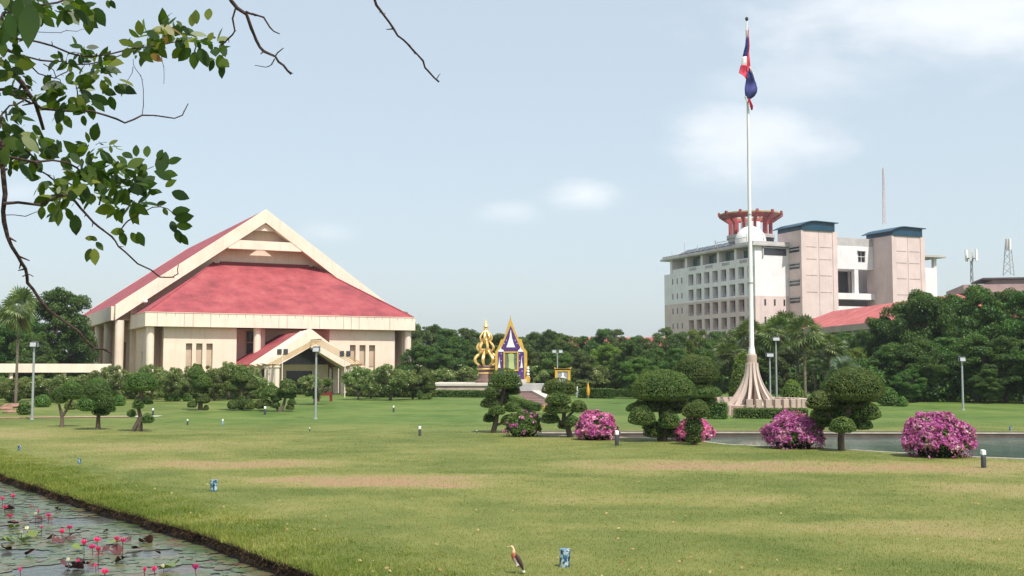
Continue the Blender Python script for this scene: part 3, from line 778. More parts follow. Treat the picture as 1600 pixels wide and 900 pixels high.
# stair towers
def tower(u0, u1, w0, w1, zt, louv):
    b = MB(); b.box(u0, u1, w0, w1, 0, zt); b.box(u0 - .12, u0 + .5, w0 - .12, w0 - .005, 0, zt + .01); b.box(u1 - .9, u1 + .3, w0 - .14, w0 - .005, 0, zt + .02); tw = b.build('stair_tower', PINK, off)
    g = MB()
    for k, z in enumerate((27.3, 23.7, 20.0, 12.8, 30.0)):
        for (a, c) in ((u0 + 1.2, u0 + 4.0), (u0 + 4.8, u1 - 1.2)): g.box(a, c, w0 - .03, w0 - .003, z, z + .13)
    g.box((u0 + u1) / 2 - .05, (u0 + u1) / 2 + .05, w0 - .02, w0 - .004, 8, zt - .1)
    g.build('joint', paint('joint_line', (.36, .27, .25), .9) if 'joint_line' not in bpy.data.materials else bpy.data.materials['joint_line'], tw)
    if louv:
        for py in (388, 414.5, 441, 468):
            z = oz(py, 250)
            b = MB(); b.box(u0 - .08, u0 - .01, w0 + .8, w0 + 4.4, z - .7, z + .5); lv = b.build('louvre_window', GLASSD, off)
            f = MB(); f.box(u0 - .2, u0 - .09, w0 + .6, w0 + 4.6, z + .45, z + .7); f.box(u0 - .12, u0 - .085, w0 + .8, w0 + 4.4, z - .2, z + .05); f.build('hood', PALE2, lv)
    # arched blue roof
    zb = zt + .02; n = 10; prof = []
    ua, ub = u0 - .9, u1 + .4
    for i in range(n + 1):
        t = i / n; x = ua + (ub - ua) * t
        prof.append((x, w0 - .7, zb + .75 + 1.25 * math.sin(min(1, t / .4) * math.pi / 2) - .35 * max(0, t - .4)))
    b = MB(); b.prism([(ub - .8, w0 - .25, zb), *[(p[0] if ua + .6 < p[0] < ub - .8 else (ua + .9 if p[0] <= ua + .6 else ub - .8), w0 - .25, p[2] - .05) for p in prof[::-1]], (ua + .9, w0 - .25, zb)], (0, w1 - w0 + .2, 0)); b.build('tower_cap', BLUE, off)
    b = MB(); b.prism(prof + [(p[0], p[1], p[2] + .16) for p in prof[::-1]], (0, w1 - w0 + 1.2, 0)); b.build('arched_roof', BLUE, off)
tower(8.9, 18.1, -4.8, 4.0, 33.7, True)
tower(33.7, 42.7, -4.8, 4.0, 33.6, False)
b = MB()
b.wall_open(18.1, 33.7, 26.2, 31.6, 1.7, 2.1, [(18.9, 20.1, 28.2, 30.6), (29.4, 31.4, 27.9, 30.4)])
b.box(18.1, 33.7, 2.1, 8, 26.2, 27.0); b.box(18.1, 33.7, 1.3, 8, 19.2, 20.6); b.box(18.1, 33.7, 1.9, 8, 12, 17.6)
b.box(28.3, 29.4, 1.75, 2.8, 20.6, 26.2); b.build('bridge_block', PALE, off)
b = MB(); b.box(18.1, 33.7, 1.68, 2.3, 31.6, 33.4); b.build('bridge_parapet', PALE2, off)
for a, c, p, q in ((18.9, 20.1, 28.2, 30.6), (29.4, 31.4, 27.9, 30.4)):
    b = MB(); b.box(a, c, 1.95, 2.0, p, q); wn = b.build('window', GLASSD, off)
    f = MB(); f.box(a - .2, c + .2, 1.2, 1.69, q + .05, q + .3); f.box(a, c, 1.86, 1.94, (p + q) / 2, (p + q) / 2 + .12); f.box((a+c)/2-.05, (a+c)/2+.05, 1.84, 1.94, p, q); f.build('frame', WHITE, wn)
b = MB(); b.box(18.2, 33.6, 7.8, 7.9, 20.6, 26.2); b.build('void_dark_back', GLASSD, off)  # dark sheet across the back of the open void
b = MB()
for u in (20.5, 23.0, 25.6, 31): b.box(u, u + .5, 7.2, 7.6, 20.6, 26.2)
b.build('void_mullion', PALE2, off)
b = MB(); b.box(42.7, 51.8, 1.0, 8, 0, 27.2); b.box(51.0, 51.8, 1.0, 1.8, 27.2, CT - .6); b.box(42.7, 49.4, 3.0, 7.9, 27.2, CT - .6); b.build('right_wing', PALE, off)
b = MB(); b.box(47.6, 49.2, 2.92, 2.98, 27.6, 29.3); b.build('window', GLASSD, off)
# planter blocks on roof edge, solar panels, pipes
b = MB()
rr = random.Random(9)
for k in range(9):
    w = 8 + k * 2.7; b.prism([(-.6, w, 31.2), (1.8, w, 32.4), (1.8, w + 2.2, 32.4), (-.6, w + 2.2, 31.2)], (0, 0, .12))
b.build('solar_panel', GLASSD, off)
b = MB()
for w in (3, 16, 24, 30, 36): b.tube([(0, w, 31), (0, w, 31 + rr.uniform(1.6, 3.2))], .09, 5)
b.tube([(-.8, 2, 32.4), (-.8, 14, 32.4)], .08, 5); b.tube([(-.8, 14, 31), (-.8, 14, 32.4)], .08, 5); b.tube([(-.8, 2, 31), (-.8, 2, 32.4)], .08, 5)
b.build('roof_pipe', PALE2, off)
# crown shaped rooftop pavilion
cu, cw = 7.9, 13.2
b = MB(); b.lathe([(5.3, 30.9), (5.3, 33.5), (5.6, 33.5), (5.6, 34.3), (5.0, 34.3)], 16, (cu, cw)); b.build('pavilion_drum', PALE2, off)
b = MB(); b.box(cu + .8, cu + 2.6, cw - 5.5, cw - 5.2, 31.6, 33.4); b.build('drum_door', GLASSD, off)
b = MB(); b.box(cu - 1.6, cu + 1.6, cw - 1.6, cw + 1.6, 34.3, 37.6); b.build('roof_tank', PALE, off)
for k in range(12):
    a = k * math.pi / 6 + .15; c_, s_ = math.cos(a), math.sin(a); t_ = Vector((-s_, c_, 0))
    b = MB()
    def rp(r, z, k2): return (cu + c_ * r + t_.x * k2, cw + s_ * r + t_.y * k2, z)
    b.prism([rp(4.4, 34.3, -.32), rp(5.1, 34.3, -.32), rp(5.1, 37.2, -.32), rp(7.6, 38.9, -.32), rp(7.6, 39.7, -.32), rp(7.2, 39.7, -.32), rp(7.0, 39.1, -.32), rp(4.4, 38.4, -.32)], tuple(t_ * .56)); b.build('pavilion_rib', CROWNRED, off)
b = MB(); n = 24
prof = [(6.3, 39.05), (7.3, 39.05), (7.3, 39.35), (6.3, 39.35)]
rings = [[b.v((cu + r * math.cos(i * 2 * math.pi / n), cw + r * math.sin(i * 2 * math.pi / n), z)) for i in range(n)] for r, z in prof]
for a_, c_ in zip(rings, rings[1:] + rings[:1]):
    for k in range(n): b.Fc.append([a_[k], a_[(k + 1) % n], c_[(k + 1) % n], c_[k]]); b.M.append(0)
b.build('pavilion_ring', YELROOF, off)
b = MB()
for r, z in ((0, 0),):
    prof = [(5.7, 38.1), (6.0, 38.1), (7.2, 38.8), (7.2, 39.04), (6.3, 39.04), (5.7, 38.5)]
    rings = [[b.v((cu + q_ * math.cos(i * 2 * math.pi / n), cw + q_ * math.sin(i * 2 * math.pi / n), zz_)) for i in range(n)] for q_, zz_ in prof]
    for a_, c_ in zip(rings, rings[1:] + rings[:1]):
        for k in range(n): b.Fc.append([a_[k], a_[(k + 1) % n], c_[(k + 1) % n], c_[k]]); b.M.append(0)
b.build('pavilion_beam', CROWNRED, off)
# dome
b = MB(); prof = [(3.5, 31.0)] + [(3.5 * math.cos(t), 32.0 + 3.6 * math.sin(t)) for t in np.linspace(0, 1.55, 12)]
b.lathe(prof, 28, (3.4, 6.6)); dm = b.build('dome', WHITE, off, smooth=True)
b = MB(); b.tube([(3.4 + 1.2, 6.6 - 3.4 * math.cos(t), 32 + 3.65 * math.sin(t)) for t in np.linspace(0, 1.0, 8)], .07, 5); b.build('dome_seam', PALE2, dm)

# low building with the coral roof
LP_ = Vector((53.6, 190, 0)); low = thing('coral_roofed_building', LP_, 'long low building under a coral red hipped roof before the pink block', 'building', rz=math.atan2(-.995, .094))
# local x runs towards the viewer
Ln = 48
b = MB()
ez, rz_ = 9.5, 12.8; hw_ = 7.5
A = [(-5, hw_, ez), (-5, -hw_, ez), (Ln, -hw_, ez), (Ln, hw_, ez)]; T = [(0, 0, rz_), (Ln - 5, 0, rz_)]
b.face([A[0], A[1], T[0]]); b.face([A[1], A[2], T[1], T[0]]); b.face([A[2], A[3], T[1]]); b.face([A[3], A[0], T[0], T[1]]); b.face(A[::-1])
b.build('roof', REDROOF2, low)
b = MB(); b.box(-5.1, Ln + .1, -hw_ - .1, hw_ + .1, ez - .9, ez - .005); b.build('fascia', paint('grey_fascia', (.42, .34, .28), .8), low)
b = MB(); b.box(-3.5, Ln - 1.5, -hw_ + 2.4, hw_ - 2.4, 0, ez - .9); b.build('wall', PALE2, low)
b = MB(); b.box(-3, Ln - 2, -hw_ + 2.3, -hw_ + 2.38, 5.6, ez - 1.3); b.build('window', GLASSD, low)
for i in range(11):
    b = MB(); b.box(-4 + i * 4.9, -3.6 + i * 4.9, -hw_ + .4, -hw_ + .8, 0, ez - .9); b.build('column', PALE, low)
# far right pinkish building
FP = at(1514, 578, 205); FP.z = 0
fr = thing('flat_roofed_building', FP, 'pinkish flat roofed building behind the big trees at the right edge', 'building', rz=R(-12))
zt = lambda py: (578 - py) / F * 203 + EYE
b = MB(); b.box(0, 34, 0, 18, 0, 16.2); b.build('wall', PINK, fr)
b = MB(); b.box(-.6, 34.6, -.6, 18.6, 16.9, 18.3); b.build('parapet', paint('mauve_parapet', (.46, .30, .30), .8), fr)
b = MB()
for i in range(9): b.box(i * 4, i * 4 + .6, -.3, .3, 0, 16.9)
b.build('pier', PINK, fr)
b = MB(); b.box(5.2, 15, 4, 12, 18.3, 19.4); b.build('plant_room', PALE2, fr)
b = MB(); b.box(3.2, 17, 2, 14, 19.4, 19.7); b.build('canopy', paint('dark_canopy', (.09, .08, .08), .7), fr)
for i in range(8):
    b = MB(); b.box(i * 4 + .8, i * 4 + 3.8, -.04, -.003, 13.4, 16.0); b.build('window', REDWOOD if i % 2 else GLASSD, fr)
def mast(name, label, px, py_top, py_bot, D, wd, panels, group=None, mat=None):
    p = at(px, py_bot, D); q = at(px, py_top, D); h = q.z - p.z
    t = thing(name, p, label, 'mast')
    m = mat or GREYMET
    b = MB()
    legs = [(math.cos(a), math.sin(a)) for a in (.3, 2.4, 4.5)]
    n = max(4, int(h / 1.2))
    for i, (cx, cy) in enumerate(legs):
        b.tube([(cx * wd, cy * wd, 0), (cx * wd * .4, cy * wd * .4, h)], .075, 5)
        ex, ey = legs[(i + 1) % 3]
        for k in range(n):
            f0 = k / n; f1 = (k + 1) / n; s0 = wd * (1 - .6 * f0); s1 = wd * (1 - .6 * f1)
            b.tube([(cx * s0, cy * s0, h * f0), (ex * s1, ey * s1, h * f1)], .05, 4)
    b.build('lattice', m, t)
    if panels:
        for k in range(6):
            a = k * math.pi / 3; r = panels
            g = MB(); g.obox(Vector((math.cos(a) * r, math.sin(a) * r, 0)), Vector((-math.sin(a), math.cos(a), 0)), Vector((math.cos(a), math.sin(a), 0)), .18, .10, h * .70, h * .70 + 2.1)
            g.build('antenna_panel', WHITE, t)
        g = MB(); g.lathe([(panels, h * .78), (panels, h * .80), (.1, h * .80)], 12); g.build('antenna_ring', m, t)
    return t
mast('radio_mast', 'slender red and white lattice mast rising behind the pink block', 1382, 262, 350, 290, .5, 0, mat=paint('faded_mast', (.60, .50, .50), .7))
mast('antenna_mast', 'squat antenna mast with pale panels left of the other', 1519, 394, 441, 204, .28, 1.0)
mast('antenna_mast', 'taller tapering antenna mast on the dark roof canopy', 1577, 374, 430, 206, 1.1, .35)
# distant red-roofed houses in the trees
for i, (px, py, D, w_, lab) in enumerate(((925, 527, 230, 9, 'distant house with a faded red roof left of centre of the far trees'), (1000, 527, 235, 10, 'distant house with red gabled roof nearest the pink block'), (838, 536, 215, 4.5, 'small distant house with red roof glimpsed right of the purple shrine'))):
    p = at(px, 578, D); p.z = 0; zr = at(px, py, D).z
    t = thing('red_roofed_house', p, lab, 'house', 'red roofed houses among the far trees')
    b = MB(); b.prism([(-w_, -4, zr - 2.2), (w_, -4, zr - 2.2), (w_, 4, zr - 2.2), (-w_, 4, zr - 2.2)], (0, 0, .2)); 
    b.prism([(-w_, -4.2, zr - 2.0), (-w_, 4.2, zr - 2.0), (-w_ * .8, 0, zr)], (2 * w_ * .9, 0, 0)); b.build('roof', REDROOF2, t)
    b = MB(); b.box(-w_ + .5, w_ - .5, -3.5, 3.5, 0, zr - 2.2); b.build('wall', CREAM, t)
# ------------------------------------------------------------------ topiary
def px2(p0, D, px, py): return ((px - p0[0]) * D / F, (p0[1] - py) * D / F)
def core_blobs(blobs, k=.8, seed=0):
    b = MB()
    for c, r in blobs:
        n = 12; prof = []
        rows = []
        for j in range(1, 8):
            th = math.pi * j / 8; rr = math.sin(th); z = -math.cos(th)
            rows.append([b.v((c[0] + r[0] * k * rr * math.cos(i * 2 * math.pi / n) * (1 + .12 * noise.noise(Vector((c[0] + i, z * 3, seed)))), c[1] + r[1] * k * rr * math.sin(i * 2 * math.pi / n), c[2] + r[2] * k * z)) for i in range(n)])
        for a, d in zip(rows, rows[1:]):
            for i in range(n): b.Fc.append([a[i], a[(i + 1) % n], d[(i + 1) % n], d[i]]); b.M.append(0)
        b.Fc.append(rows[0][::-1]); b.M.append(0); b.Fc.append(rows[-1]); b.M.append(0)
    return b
def topiary(label, base, pads, trunks, leaf=.031, dens=1100, mat=None, name='topiary_tree', group='clipped cloud topiary trees', extra_low=True, tw=.85, rough=.07):
    g = ground(*base); D = g.y
    t = thing(name, g, label, 'topiary', group)
    rng = np.random.default_rng(abs(hash(label)) % 99991 if False else sum(map(ord, label)))
    b = MB()
    for path in trunks:
        P = []; Rr = []
        for i, q in enumerate(path):
            x, z = px2(base, D, q[0], q[1]); y = q[3] if len(q) > 3 else 0
            P.append((x, y, z - (.08 if i == 0 else 0))); Rr.append(q[2] * D / F * tw)
        b.tube(P, Rr, 9)
    b.build('trunk', BARK, t, smooth=True)
    for pd in pads:
        cx, cy, rx, rz = pd[:4]; dy = pd[4] if len(pd) > 4 else 0
        x, z = px2(base, D, cx, cy); sx = rx * D / F; sz = rz * D / F; sy = sx * .92
        # pad: domed top, flatter underside
        n = int(min(42000, max(700, dens * 4 * (sx * sy + sx * sz + sy * sz))))
        d = rng.normal(0, 1, (n, 3)); d[:, 2] += .2; d = unit(d)
        und = d[:, 2] < 0
        ph = rng.uniform(0, 9)
        bump = 1 + rough * np.array([noise.noise(Vector((a * 2.3 + ph, b_ * 2.3, c_ * 2.3))) for a, b_, c_ in d]) + .012 * rng.normal(0, 1, n)
        zz = np.where(und, d[:, 2] * .40, d[:, 2] * 1.22)
        pos = np.stack([x + d[:, 0] * sx * bump, dy + d[:, 1] * sy * bump, z - sz * .40 + zz * sz * 1.15 * bump], 1)
        V = leaf_cards(pos, d, leaf, rng, .5, .55)
        f = link('foliage', quads_mesh('foliage', V, 4, mat or L_TOPI), t)
        cb = core_blobs([((x, dy, z - sz * .06), (sx, sy, sz * .80))], .86, ph); cb.build('dark_core', CORE, f, smooth=True)
    return t
topiary('small topiary with two rounded heads, leftmost beside the lamp post', (96, 667), [(91, 619, 13, 14), (115, 612, 17, 14), (103, 606, 14, 10, .5)], [[(96, 667, 4.5), (97, 655, 3), (95, 645, 3), (91, 632, 2)], [(96, 650, 2.6), (104, 640, 2.2), (112, 622, 2)]], mat=L_LEFT)
topiary('bushy single headed topiary on a straight trunk, between two twisted ones', (153, 671), [(150, 612, 24, 17), (165, 626, 15, 15, -.3), (141, 631, 17, 13, -.4), (155, 643, 13, 8, .2), (174, 637, 8, 8, -.2), (152, 600, 14, 9)], [[(153, 671, 5), (153, 655, 3.6), (154, 640, 3), (150, 620, 3)]], rough=.16, mat=L_LEFT)
topiary('leaning topiary with a flared root and one big flat head over small tufts', (214, 674), [(219, 598, 25, 16), (217, 632, 9, 8, -.2), (205, 646, 7, 6), (232, 654, 10, 8, -.2), (228, 628, 8, 5, .2)], [[(206, 675, 4), (213, 664, 4), (219, 652, 4), (216, 640, 3.2), (221, 627, 3), (218, 608, 4)], [(219, 675, 4.5), (219, 660, 4)], [(219, 657, 2), (231, 655, 1.5)]], rough=.13, mat=L_LEFT)
topiary('compact dark topiary of stacked lumps standing alone before the hall wall', (313, 641), [(306, 582, 12, 12), (316, 596, 14, 13), (309, 610, 13, 12, .2), (316, 622, 11, 9), (302, 631, 7, 6, -.3), (322, 637, 3.5, 3)], [[(313, 641, 4.5), (313, 625, 4), (311, 600, 3)]], rough=.22, leaf=.06)
topiary('broad dark topiary with three low balls at its foot, left of the porch', (377, 641), [(374, 588, 16, 12), (386, 600, 16, 11, .4), (362, 603, 13, 10), (366, 632, 8, 7, -.4), (391, 632, 9, 8, -.4), (407, 632, 8, 7, -.2), (377, 628, 9, 12)], [[(377, 641, 4), (376, 615, 4), (375, 595, 3)], [(376, 615, 2), (362, 606, 1.5)], [(376, 615, 2), (388, 602, 1.5)]], rough=.22, leaf=.06)
topiary('forked topiary of many small tufts, nearest the porch columns', (438, 643), [(449, 606, 14, 12), (423, 612, 13, 9), (449, 617, 11, 6, .3), (431, 622, 8, 5), (456, 628, 6, 5), (453, 636, 6, 4), (430, 632, 7, 6), (417, 630, 7, 5)], [[(438, 643, 3.6), (443, 632, 2.6), (446, 620, 2.2), (449, 608, 2)], [(437, 642, 3), (429, 632, 2.4), (426, 616, 2)]], rough=.25, leaf=.06)
topiary('dark lumpy topiary over three green balls left of the stone terrace', (663, 624), [(664, 588, 13, 12), (667, 601, 13, 10), (660, 608, 10, 7), (654, 615, 8, 6, -.5), (662, 621, 7, 5, -.7), (669, 619, 6, 5, -.4)], [[(665, 622, 3), (667, 605, 2.6), (665, 592, 2)]], rough=.2, leaf=.06)
topiary('small dark tufted topiary beside the right porch column', (556, 618), [(555, 590, 13, 9), (548, 604, 9, 6), (562, 601, 9, 7), (551, 614, 10, 5), (566, 615, 9, 4.5)], [[(556, 618, 3), (556, 600, 2.5)]], rough=.2, leaf=.06)
topiary('tall topiary with a mushroom head over dark side pads, in front of the shrine', (770, 676), [(789, 594, 26, 17), (800, 610, 13, 9, .5), (769, 612, 13, 9, -.3), (768, 630, 17, 9), (800, 636, 13, 9, -.2), (776, 641, 13, 8, -.4), (785, 622, 11, 14, .4), (764, 653, 9, 8), (796, 657, 14, 9)], [[(770, 677, 5.5), (774, 662, 4.8), (777, 645, 4), (784, 625, 4), (788, 600, 4)], [(775, 662, 2.5), (793, 658, 2)]])
topiary('topiary of layered flat pads on a slanting trunk, left of the pale pink bougainvillea', (891, 683), [(874, 606, 27, 14), (872, 623, 20, 11, -.5), (871, 638, 21, 9, -.3), (904, 636, 13, 10), (860, 654, 15, 9), (893, 658, 12, 9, -.3), (883, 664, 11, 8, .3)], [[(892, 684, 6), (888, 671, 5), (881, 655, 4), (882, 640, 3.5), (876, 615, 4)], [(884, 652, 2.5), (899, 640, 2)], [(884, 660, 2.4), (866, 655, 2)]])
topiary('largest domed topiary on several dark stems at the pond edge', (1037, 689), [(1036, 605, 50, 27), (1020, 672, 15, 13, -.2), (1048, 672, 14, 14, .1), (1020, 634, 30, 12, .3), (1055, 628, 26, 12, .5), (1001, 650, 21, 16, -.6), (1004, 638, 23, 9, .4), (1043, 656, 17, 15, -.5), (1058, 640, 16, 9, .8), (1028, 636, 20, 10, .6), (1017, 664, 13, 10)], [[(1032, 690, 5), (1028, 672, 4), (1012, 655, 3), (1003, 645, 3)], [(1037, 690, 7), (1038, 668, 7), (1034, 645, 6), (1036, 618, 5)], [(1040, 672, 4), (1054, 650, 3)]])
topiary('short topiary with one small clipped pad above a dark leafy stem', (1084, 695), [(1088, 642, 21, 13), (1084, 664, 15, 17), (1084, 682, 13, 12), (1098, 634, 13, 8, .9)], [[(1084, 695, 5), (1084, 670, 4), (1087, 648, 3)]])
topiary('tall domed topiary standing behind the largest one', (1092, 668), [(1088, 579, 38, 24), (1094, 612, 34, 12), (1078, 628, 14, 10), (1106, 625, 15, 9), (1090, 642, 13, 12)], [[(1092, 669, 6), (1091, 640, 5), (1089, 600, 5)]])
topiary('broad domed topiary with two side balls and a low front pad, right of the flagpole', (1315, 703), [(1335, 604, 48, 29), (1286, 627, 24, 16), (1290, 648, 19, 12, .3), (1353, 644, 23, 15), (1347, 663, 16, 10), (1322, 652, 22, 13, .3), (1302, 640, 20, 15, .5), (1335, 630, 26, 14, .3), (1296, 660, 14, 10, .5), (1309, 664, 20, 13, -.7), (1320, 642, 18, 16, .4)], [[(1315, 704, 7), (1314, 688, 6), (1316, 670, 6), (1326, 645, 6), (1334, 615, 6)], [(1316, 668, 3), (1292, 645, 2.5)], [(1320, 668, 3), (1346, 655, 2.5)]])

# ------------------------------------------------------------------ bougainvillea
def bush(label, base, cx, hw, ytop, bloom, name='bougainvillea_bush', seed=1, leafshare=.3, group='bougainvillea bushes', cat='bush', mat=None):
    g = ground(*base); D = g.y; k = D / F
    t = thing(name, g, label, cat, group)
    rng = np.random.default_rng(seed)
    hx = hw * k * .93; hz = (base[1] - ytop) * k * .91; x0 = (cx - base[0]) * k
    def shell(n, mat, nm, size, lo=.9, hi=1.05, zb=0.0, mask=None):
        d = rng.normal(0, 1, (n, 3)); d[:, 2] = np.abs(d[:, 2]) - .35 * rng.random(n); d = unit(d)
        bump = np.array([1 + .20 * noise.noise(Vector((a * 2.0 + seed, b_ * 2.0, c_ * 2.0))) + .12 * noise.noise(Vector((a * 6 + seed, b_ * 6, c_ * 6))) for a, b_, c_ in d]) * rng.uniform(lo, hi, n)
        pos = np.stack([x0 + d[:, 0] * hx * bump, d[:, 1] * hx * .85 * bump, hz * .34 + d[:, 2] * hz * .68 * bump], 1)
        pos[:, 2] = np.maximum(pos[:, 2], .03)
        if mask is not None:
            m = mask(d, pos); pos, d = pos[m], d[m]
        o = link(nm, quads_mesh(nm, leaf_cards(pos, d, size, rng, .62, .85), 4, mat), t); return o
    shell(5200, mat or L_TOPI, 'leaves', .055, .84, .99)
    if bloom:
        shell(int(9500 * bloom), L_BOUG, 'blossom', .05, .93, 1.07, mask=(lambda d, p: np.array([noise.noise(Vector((a * 3.0 + 7, b_ * 3, c_ * 3 + seed))) > (-.30 if bloom >= 1 else .30) for a, b_, c_ in d])))
    if bloom:
        SP = []; SD = []
        for i in range(26):
            a = rng.uniform(0, 6.28); e = rng.uniform(.1, 1.5); dd = np.array([math.cos(a) * math.cos(e), math.sin(a) * math.cos(e), math.sin(e)])
            L1 = rng.uniform(.05, .18)
            for j in range(16):
                f = j / 15 * L1; q_ = dd * (1 + f) ; q_[2] -= f * f * 1.6
                SP.append([x0 + q_[0] * hx, q_[1] * hx * .85, max(.04, hz * .34 + q_[2] * hz * .68)]); SD.append(dd)
        SP = np.array(SP) + rng.normal(0, .015, (len(SP), 3))
        link('foliage', quads_mesh('foliage', leaf_cards(SP, np.array(SD), .045, rng, .6, .9), 4, L_BOUG if bloom >= 1 and seed % 2 else L_TOPI), t)
    cb = core_blobs([((x0, 0, hz * .36), (hx, hx * .85, hz * .62))], .80, seed); cb.build('dark_core', CORE, t, smooth=True)
    b = MB(); b.tube([(x0, 0, -.1), (x0 + .05, 0, .3)], .09, 7); b.tube([(x0 + .15, .1, -.1), (x0 + .2, .05, .3)], .06, 6); b.build('stem', BARK, t)
    return t
bush('pale pink bougainvillea right of the layered topiary', (931, 687), 932, 33, 642, 1.0, seed=2)
bush('magenta bougainvillea half hidden behind the short topiary', (1082, 688.6), 1082, 34, 654, 1.0, seed=3)
bush('magenta bougainvillea in front of the flagpole, left of the broad domed topiary', (1240, 700), 1241, 46, 643, 1.0, seed=4)
bush('wide magenta bougainvillea at the pond edge, nearest the right side', (1467, 713.5), 1467, 55, 644, 1.0, seed=5)
bush('mostly green bougainvillea with few pink blooms, behind the mushroom topiary', (820, 682), 818, 30, 641, .5, seed=6)

# ------------------------------------------------------------------ hedges and round shrubs
def hedge(label, a, c, ytop, depth=1.0, name='clipped_hedge', group='low clipped hedges'):
    p, q = ground(*a), ground(*c); k = p.y / F
    h = (a[1] - ytop) * k; L_ = (q - p).length; ang = math.atan2(q.y - p.y, q.x - p.x)
    t = thing(name, p, label, 'hedge', group, rz=ang)
    b = MB(); b.box(.06, L_ - .06, .06, depth - .06, -.1, h - .06); b.build('dark_core', CORE, t, bevel=.08)
    rng = np.random.default_rng(sum(map(ord, label)))
    n = int(min(22000, 300 * (L_ * h * 2 + L_ * depth + depth * h * 2)))
    u = rng.random((n, 3)); f = rng.random(n); A1 = L_ * h; A2 = L_ * depth; A3 = depth * h; tot = 2 * A1 + A2 + 2 * A3
    pos = np.empty((n, 3)); nr = np.zeros((n, 3))
    m = f < A1 / tot; pos[m] = u[m] * [L_, 0, h]; nr[m] = [0, -1, .2]
    m = (f >= A1 / tot) & (f < 2 * A1 / tot); pos[m] = u[m] * [L_, 0, h] + [0, depth, 0]; nr[m] = [0, 1, .2]
    m = (f >= 2 * A1 / tot) & (f < (2 * A1 + A2) / tot); pos[m] = u[m] * [L_, depth, 0] + [0, 0, h]; nr[m] = [0, 0, 1]
    m = f >= (2 * A1 + A2) / tot; pos[m] = u[m] * [0, depth, h]; pos[m, 0] = np.where(u[m, 0] > .5, L_, 0); nr[m] = np.stack([np.where(u[m, 0] > .5, 1, -1), 0 * u[m, 0], 0 * u[m, 0]], 1)
    w = np.array([noise.noise(Vector((a_ * .9, b_ * 2, c_ * 2))) for a_, b_, c_ in pos])
    pos += rng.normal(0, .02, (n, 3)) + nr * (w * .06)[:, None]
    link('foliage', quads_mesh('foliage', leaf_cards(pos, nr, .05, rng, .5, .6), 4, L_HEDGE), t)
hedge('low clipped hedge below the hall wall, right of the porch', (566, 617.5), (652, 617.5), 607)
hedge('low clipped hedge along the foot of the stone terrace', (672, 620.5), (768, 621.5), 610, 1.2)
hedge('low clipped hedge behind the yellow pennant', (902, 622), (952, 623), 607)
hedge('clipped hedge around the front of the flagpole base', (1147, 654), (1262, 655), 639, 1.2)
hedge('narrow hedge running down beside the stone stairs', (784, 623), (834, 648), 617, .5)
hedge('short block of hedge left of the flagpole base', (1104, 655), (1132, 655.5), 630, 1.0)
hedge('low hedge strip between the far trees and the centre lawn', (955, 620.5), (1000, 621), 609)
def shrub(label, px, py, rx, rz, mat=None, name='round_shrub', group='round clipped shrubs', rough=.1, leaf=.055):
    return topiary(label, (px, py), [(px, py - rz * .9, rx, rz)], [[(px, py, 1.2), (px, py - rz, 1)]], mat=mat or L_HEDGE, name=name, group=group, leaf=leaf, rough=rough, dens=330)
for (px, py, rx, rz, lab) in ((20, 628, 11, 8, 'small round shrub at the left edge beside the palm'), (38, 648, 11, 11, 'bright round shrub between the palm and the lamp post'), (66, 636, 13, 10, 'round shrub just right of the left lamp post'), (110, 640, 9, 7, 'yellowish round shrub between the first two topiaries'), (186, 634, 10, 9, 'green round shrub left of the leaning topiary'), (270, 627, 12, 6, 'flat round shrub left of the stacked dark topiary'), (293, 627, 8, 7, 'small bright round shrub touching the stacked dark topiary'), (400, 619, 10, 6, 'round shrub at the foot of the porch'), (1388, 634, 16, 15, 'pair of rounded shrubs right of the broad domed topiary, larger one'), (1409, 635, 10, 8, 'smaller rounded shrub right of the broad domed topiary'), (1238, 636, 18, 22, 'yellow green shrub behind the flagpole base'), (1160, 630, 18, 38, 'yellowish loose shrub left of the flagpole base')):
    shrub(lab, px, py, rx, rz, mat=L_YEL if 'yellow' in lab else L_HEDGE, rough=.25 if 'loose' in lab else .1, leaf=.1 if 'loose' in lab else .06)

